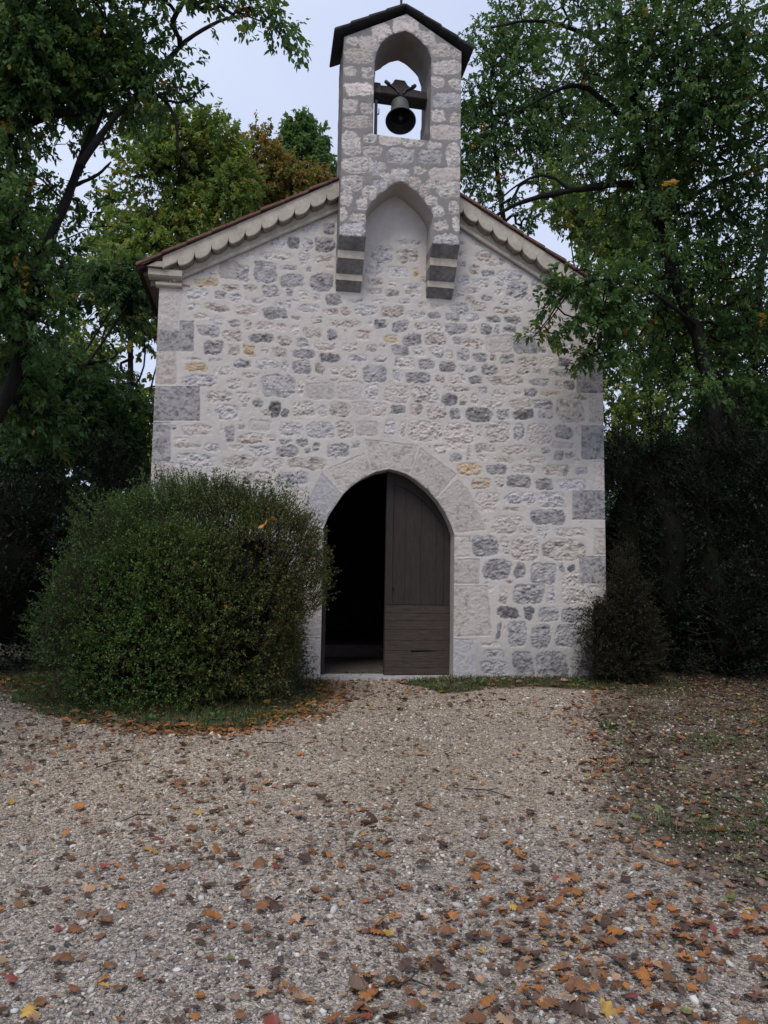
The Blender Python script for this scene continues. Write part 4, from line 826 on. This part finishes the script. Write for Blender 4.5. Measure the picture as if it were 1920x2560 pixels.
R1 = [np.array((5.15, .6, -.1))]+U([(1575, 1250), (1560, 1050), (1545, 900), (1530, 800), (1490, 690), (1455, 600), (1425, 500), (1400, 395), (1370, 280), (1345, 150), (1335, 20), (1330, -80)], .7)
tree('oak_tree', 'biggest oak with a thick dark trunk whose boughs reach across to the bell gable', 'tree', g0(R1[0]),
     [(R1, .135, .05), (UY([(1400, 395, .7), (1300, 400, .6), (1230, 413, .6), (1160, 425, .7), (1095, 450, .8), (1060, 475, .9)]), .065, .018), (UY([(1235, 412, .6), (1180, 372, .6), (1120, 395, .7), (1070, 440, .8)]), .03, .008),
      (U([(1375, 290), (1290, 200), (1240, 180), (1190, 200), (1120, 240)], .6), .055, .012), (U([(1420, 480), (1500, 420), (1560, 390), (1690, 345)], .5), .05, .035), (U([(1360, 220), (1450, 130), (1560, 60), (1680, 0)], .2), .05, .03),
      (UY([(1500, 700, .6), (1440, 650, -.1), (1380, 615, -.8), (1310, 600, -1), (1250, 612, -1), (1215, 640, -1), (1185, 690, -1), (1150, 730, -1)]), .03, .005), (UY([(1310, 602, -1), (1300, 680, -1), (1280, 740, -1)]), .012, .004), (U([(1340, 120), (1240, 60), (1150, 40), (1060, 60)], .5), .04, .012)],
     [(1085, 70, 95, .5), (1055, 190, 65, .6), (1045, 290, 55, .8), (1075, 360, 50, .8), (1180, 100, 130, .3), (1300, 80, 140, 0), (1430, 60, 150, -.3), (1570, 80, 150, -.5), (1640, 200, 140, -.5), (1500, 220, 150, -.3), (1350, 220, 140, .2), (1200, 240, 100, .6), (1130, 320, 70, .8), (1280, 330, 100, .8), (1420, 330, 110, .5), (1560, 330, 120, .2), (1170, 425, 45, 1), (1090, 440, 35, 1), (1320, 470, 70, 1.2), (1420, 480, 90, 1), (1540, 480, 110, .8), (1640, 440, 100, .5), (1370, 600, 70, 1), (1450, 620, 100, 1), (1580, 640, 120, 1), (1400, 740, 80, 1.2), (1345, 740, 40, 1.2), (1500, 780, 100, 1.2), (1620, 800, 110, 1),
      (1330, 800, 45, .5, 1), (1050, 90, 60, .6), (1040, 170, 50, .6), (1030, 250, 45, .7), (1040, 330, 45, .8), (1120, 180, 80, .5), (1100, 270, 60, .7), (1090, 390, 45, .8), (1060, 60, 60, .5), (1140, 60, 80, .4), (1440, 560, 55, -.2), (1480, 690, 55, -.2), (1530, 830, 50, -.2), (1400, 430, 50, -.2)], 3000, 23, .061, 'oak', 31, thr=-.55, orange=.003)
fb = [(1265, 600, 42, -1.0), (1215, 625, 30, -1), (1180, 655, 16, -1), (1160, 720, 20, -1), (1200, 715, 28, -1), (1240, 700, 22, -1), (1310, 640, 50, -.9), (1345, 610, 45, -.8), (1290, 690, 26, -.9), (1265, 770, 20, -.8), (1330, 700, 45, -.7), (1310, 760, 35, -.7)]
tree('overhanging_bough', 'dark leafy bough hanging in front of the right end of the roof', 'branch', tuple(ud(1400, 620, -.6)), [(UY([(1400, 622, -.6), (1340, 606, -.85), (1262, 612, -1), (1222, 640, -1), (1190, 690, -1), (1160, 722, -1)]), .016, .005), (UY([(1320, 604, -.9), (1300, 680, -.9), (1275, 750, -.85)]), .01, .004)], fb, 230, 20, .070, 'oak', 33, thr=-2, sides=6, tl=(.1, .25))
R2 = [np.array((6.3, 1.6, -.1))]+U([(1640, 1080), (1628, 900), (1625, 780), (1640, 600), (1665, 450), (1690, 200)], 1.6)
tree('oak_tree', 'slimmer straight oak trunk standing close beyond the biggest oak', 'tree', g0(R2[0]), [(R2, .10, .05), (U([(1700, 1000), (1690, 800), (1720, 600)], 2.2), .09, .06)], [(1650, 560, 100, 1.8), (1640, 300, 130, 1.8), (1600, 900, 90, 1.8), (1560, 180, 120, 1.8), (1660, 760, 100, 2)], 900, 24, .085, 'oak', 34, thr=-.5)
backtree(1200, 12, 'tall oak with a fine-leaved crown standing behind the bell gable and the far roof slope', [(1060, 120, 70, 12), (1050, 230, 60, 12), (1050, 330, 60, 12), (1120, 80, 80, 12), (1110, 180, 80, 12), (1120, 290, 80, 12), (1090, 400, 55, 12), (1200, 150, 90, 12), (1210, 290, 90, 12), (1180, 390, 60, 12), (1290, 240, 90, 12), (1300, 400, 80, 12), (1240, 460, 50, 12), (1370, 500, 80, 12), (1025, 110, 45, 12), (1022, 200, 42, 12), (1020, 300, 42, 12), (1020, 390, 35, 12), (1060, 440, 40, 12), (1130, 470, 40, 12)], 2300, 'oak', 38, ll=.09, thr=-.7, limbs=False)
backtree(1290, 10, 'slender open tree with thin leaves seen just beyond the right roof slope', [(1290, 520, 50, 10), (1250, 470, 45, 10), (1330, 470, 60, 10), (1390, 560, 80, 10), (1340, 640, 60, 10), (1420, 680, 80, 10), (1200, 420, 40, 10), (1400, 400, 80, 10)], 800, 'olive', 35, thr=-.25)
backtree(1480, 9, 'broad oak with pale olive foliage in the wood behind the thick trunk', [(1360, 830, 80, 8), (1420, 760, 80, 9), (1480, 850, 90, 9), (1380, 920, 80, 8), (1580, 740, 100, 9), (1560, 900, 90, 9), (1640, 880, 90, 9), (1500, 640, 90, 9)], 720, 'olive', 36, thr=-.1, ll=.1)
backtree(1600, 16, 'distant dark oak filling the wood far behind the trunks', [(1400, 990, 100, 16), (1500, 970, 100, 16), (1620, 940, 110, 16), (1450, 1050, 110, 16), (1600, 1020, 120, 16), (1380, 1050, 90, 16), (1340, 1000, 60, 16)], 1300, 'dark', 37, ll=.15, nl=22, thr=-.6)

# oaks added out of view, only to shade the edges of the gravel
for x_, y_, sd_, lab in ((7.6, -5.0, 51, 'oak standing beside the mossy litter at the edge of the clearing'), (-8.2, -6.0, 52, 'oak at the edge of the clearing on the side of the big box bush')):
    b_ = np.array((x_, y_, float(gh(x_, y_)))); bl = [(b_+np.array(q), np.array((2.0, 2.0, 1.5))) for q in ((0, 0, 6.2), (-1.6 if x_ > 0 else 1.6, .6, 5.4), (.6, -2, 5.8), (-.8, 2.2, 6.6), (0, 0, 8))]
    tree('oak_tree', lab, 'tree', tuple(b_), [([b_-np.array((0, 0, .1)), b_+np.array((.1, 0, 2.5)), b_+np.array((-.1, .1, 5)), b_+np.array((0, 0, 7.5))], .17, .06)], bl, 800, 16, .14, 'oak', sd_, thr=-2)

# ------------------------------------------------------------------ shrubs
def shrub(name, label, cat, ells, nsp, nl, ll, pal, seed, core=.80, tl=(.05, .14), up=.5, mat_='bushleaf', lw=.5, group=None, stems=(), bias=.8, noise=.10, base=None):
    """ells: (centre, radii, power) bodies of one clipped shrub; shoots stand on and just inside their skin"""
    rg = np.random.default_rng(seed); c0 = ells[0][0]; root = thing(name, label, cat, base or g0(c0), group)
    A = np.array([e[1][0]*e[1][2] for e in ells]); A = A/A.sum(); cs = []; ds = []
    while len(cs) < nsp:
        k = rg.choice(len(ells), p=A); c, r, pw = ells[k]; u = unit(rg.normal(size=3)); s = (np.abs(u)**pw).sum()**(-1/pw); q = u*s
        lump = 1+noise*float(n3((c+q*r)[None], 3.2, seed)[0])+.5*noise*float(n3((c+q*r)[None], 8, seed+1)[0])
        p = c+q*r*lump*(1-rg.exponential(.055))
        if p[2] < float(gh(p[0], p[1]))+.02: continue
        if any(((np.abs((p-e[0])/e[1])**e[2]).sum())**(1/e[2]) < .72 for j, e in enumerate(ells) if j != k): continue
        if abs(p[0]) < 3.05 and p[1] > -.06: continue
        cs.append(p); ds.append(unit(u/r)*bias+np.array((0, 0, up))+rg.normal(0, .35, 3))
    cs = np.array(cs); ds = unit(np.array(ds)); t_ = rg.uniform(*tl, len(cs))
    P, D, N, L, ci = sprigs(cs, ds, nl, t_, ll, rg, .9, .0, .008)
    patch_ = n3(cs, 1.6, seed+5)[ci]
    cc = pick(pal, len(cs), rg)[ci]*.6+pick(pal, len(P), rg)*.4; cc = cc*(1+.18*patch_[:, None]*np.array((1.2, 1, .8)))
    if seed == 41: fx = sst(-3.2, -1.2, cs[:, 0])[ci][:, None]; cc = cc*(1+fx*np.array((.10, -.17, -.05)))*(1+(1-fx)*np.array((-.08, .12, .0)))
    leaf_cloud('foliage', P, D, N, L, L*lw, cc.clip(.004, 1), root, mat_, fold=.15, droop=.02)
    v, f = segs(cs-ds*.10, cs+ds*t_[:, None], np.full(len(cs), .0028), np.full(len(cs), .0012), 3); npmesh('stems', v, f, root, M['twig'])
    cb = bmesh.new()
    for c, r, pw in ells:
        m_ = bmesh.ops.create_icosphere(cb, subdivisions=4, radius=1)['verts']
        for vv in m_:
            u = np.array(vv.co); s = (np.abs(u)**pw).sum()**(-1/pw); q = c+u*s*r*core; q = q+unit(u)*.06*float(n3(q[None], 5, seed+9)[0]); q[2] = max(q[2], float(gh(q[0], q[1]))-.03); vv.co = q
    me = bpy.data.meshes.new('shade_core'); cb.to_mesh(me); cb.free(); link('shade_core', me, root, M['core'])  # added solid body, coloured as the shade deep inside the shrub
    return root
def ell(xl, xr, yt, yc, ry, pw=2.6, zb=None):
    a, b_ = ud(xl, 1300, yc), ud(xr, 1300, yc); t_ = ud((xl+xr)/2, yt, yc); z0 = float(gh(a[0], yc))-.05 if zb is None else zb
    return (np.array(((a[0]+b_[0])/2, yc, (t_[2]+z0)/2)), np.array(((b_[0]-a[0])/2, ry, (t_[2]-z0)/2)), pw)
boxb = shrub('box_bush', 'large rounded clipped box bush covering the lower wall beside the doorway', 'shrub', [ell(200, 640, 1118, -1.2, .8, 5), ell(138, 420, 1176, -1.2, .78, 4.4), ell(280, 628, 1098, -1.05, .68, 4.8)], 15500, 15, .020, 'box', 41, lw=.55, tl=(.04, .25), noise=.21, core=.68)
rg = np.random.default_rng(5); c = []; d_ = []
for k in range(150):   # long unclipped shoots on the top
    px = rg.choice([380, 400, 470, 540, 590, 620, 350])+rg.normal(0, 22); p = ud(px, 1092, -1.05+rg.normal(0, .3)); p[2] += rg.normal(-.05, .06); c.append(p); d_.append((rg.normal(0, .18), rg.normal(0, .15), 1))
c = np.array(c); d_ = unit(np.array(d_)); L_ = rg.uniform(.12, .46, len(c))
P, D, N, L, ci = sprigs(c, d_, 26, L_, .02, rg, .8, -.2, .006); leaf_cloud('long_shoots', P, D, N, L, L*.5, pick('box', len(P), rg), boxb, 'bushleaf', fold=.15, droop=0)
V, F = LV[3]
for px, py, s in ((577, 1128, .085), (565, 1138, .07), (590, 1120, .06), (553, 1180, .045), (418, 1215, .04), (488, 1310, .05), (640, 1130, .04), (508, 1410, .06), (520, 1470, .05)):
    p = ud(px, py, -2.02 if py < 1400 else -2.25); o = npmesh('fallen_leaf', V, F, None, M['litter'], np.repeat(np.array([(.42, .17, .03)]), len(V), 0), True); o.location = p; o.scale = (s,)*3; o.rotation_euler = (R(60)+rg.normal(0, .3), rg.normal(0, .5), rg.uniform(0, 6))
    tag(o, 'orange fallen oak leaf caught in the twigs of the big box bush', 'leaf', 'orange leaves caught in the box bush')
shrub('box_bush', 'brownish untidy box bush against the right-hand corner of the front wall', 'shrub', [ell(1322, 1392, 1225, -.30, .32, 2.6), ell(1318, 1372, 1190, -.32, .24, 2.2), ell(1285, 1350, 1390, -.42, .22, 2.2), ell(1270, 1322, 1290, -.42, .16, 2.0, .45), ell(1350, 1405, 1320, -.25, .26, 2.4)], 2200, 14, .022, 'boxbrown', 42, lw=.5, tl=(.08, .26), noise=.42, up=.35, core=.62, bias=1.0)
shrub('evergreen_shrub', 'very dark dense evergreen shrub between the corner bush and the thick oak trunk', 'shrub', [ell(1330, 1560, 960, 1.2, .9, 2.2), ell(1290, 1450, 1010, 1.9, .9, 2.2), ell(1420, 1600, 1040, .9, .8, 2.2), ell(1345, 1430, 900, 1.5, .5, 2), ell(1455, 1530, 930, 1.2, .5, 2), ell(1320, 1390, 950, .6, .4, 2), ell(1400, 1470, 1020, .3, .45, 2)], 5600, 13, .035, 'yew', 43, tl=(.1, .4), noise=.34, core=.72)
shrub('evergreen_shrub', 'very dark evergreen shrub nearest the viewer at the foot of the oaks', 'shrub', [ell(1540, 1800, 940, .3, .95, 2.2), ell(1490, 1640, 1000, .6, .8, 2.2), ell(1560, 1640, 890, .5, .45, 2), ell(1630, 1700, 920, .0, .45, 2), ell(1480, 1550, 960, .3, .45, 2), ell(1510, 1600, 1180, -.2, .4, 2)], 5600, 13, .035, 'yew', 44, tl=(.1, .4), noise=.34, core=.72)
shrub('evergreen_shrub', 'shadowy evergreen shrub filling the gap behind the big box bush', 'shrub', [ell(-80, 130, 1010, .9, .9, 2.3), ell(90, 290, 1020, 1.6, .8, 2.3)], 3200, 13, .04, 'yew', 45, tl=(.1, .4), noise=.34, core=.72)
rg = np.random.default_rng(77)
for px, py, n_, lab in ((1245, 1478, 16, 'low broad-leaved weed at the foot of the wall near its corner'), (945, 1492, 12, 'leafy green weed growing right beside the doorstep'), (1040, 1482, 10, 'small weed tuft midway along the wall foot'), (330, 1560, 12, 'broad-leaved weed in the grass edging under the box bush'), (30, 1520, 12, 'pale weed rosette at the far end of the grass edging'), (470, 1555, 10, 'small clover-like weed in the middle of the grass edging'), (1315, 1575, 12, 'isolated green weed growing in the gravel and litter')):
    p = ground_at(px*DS, py*DS); a = rg.uniform(0, 6.28, n_); el_ = rg.uniform(.2, 1.1, n_); D = np.c_[np.cos(a)*np.cos(el_), np.sin(a)*np.cos(el_), np.sin(el_)]
    P = np.repeat(p[None], n_, 0)+D*rg.uniform(0, .07, (n_, 1))+rg.normal(0, .03, (n_, 3))*np.array((1, .5, 0)); L = rg.uniform(.05, .10, n_)
    o = thing('weed', lab, 'plant', tuple(p)); leaf_cloud('leaves', P, D, np.repeat(np.array([(0, 0, 1.)]), n_, 0)+rg.normal(0, .3, (n_, 3)), L, L*.55, pick('green', n_, rg)*.8, o, 'bushleaf')
    v, f = segs(np.repeat(p[None], n_, 0), P+D*.01, np.full(n_, .002), np.full(n_, .0015), 3); npmesh('stem', v, f, o, M['twig'])

# the wood far behind, one mass
rg = np.random.default_rng(99); n = 42000
x = rg.uniform(-34, 34, n); y = 20+6*rg.random(n)+.02*x**2*0; hmax = 6.5+1.5*np.sin(x*.9)+1.2*np.sin(x*2.3+1); z = gh(x, y)+hmax*rg.random(n)**1.1
P = np.c_[x, y, z]; D = unit(rg.normal(size=(n, 3))); N = unit(np.array((0, -.6, .8))+rg.normal(0, .5, (n, 3))); L = rg.uniform(.22, .42, n)
fw = leaf_cloud('far_wood', P, D, N, L, L*.8, pick('dark', n, rg), None, 'leaf'); tag(fw, kind='stuff')
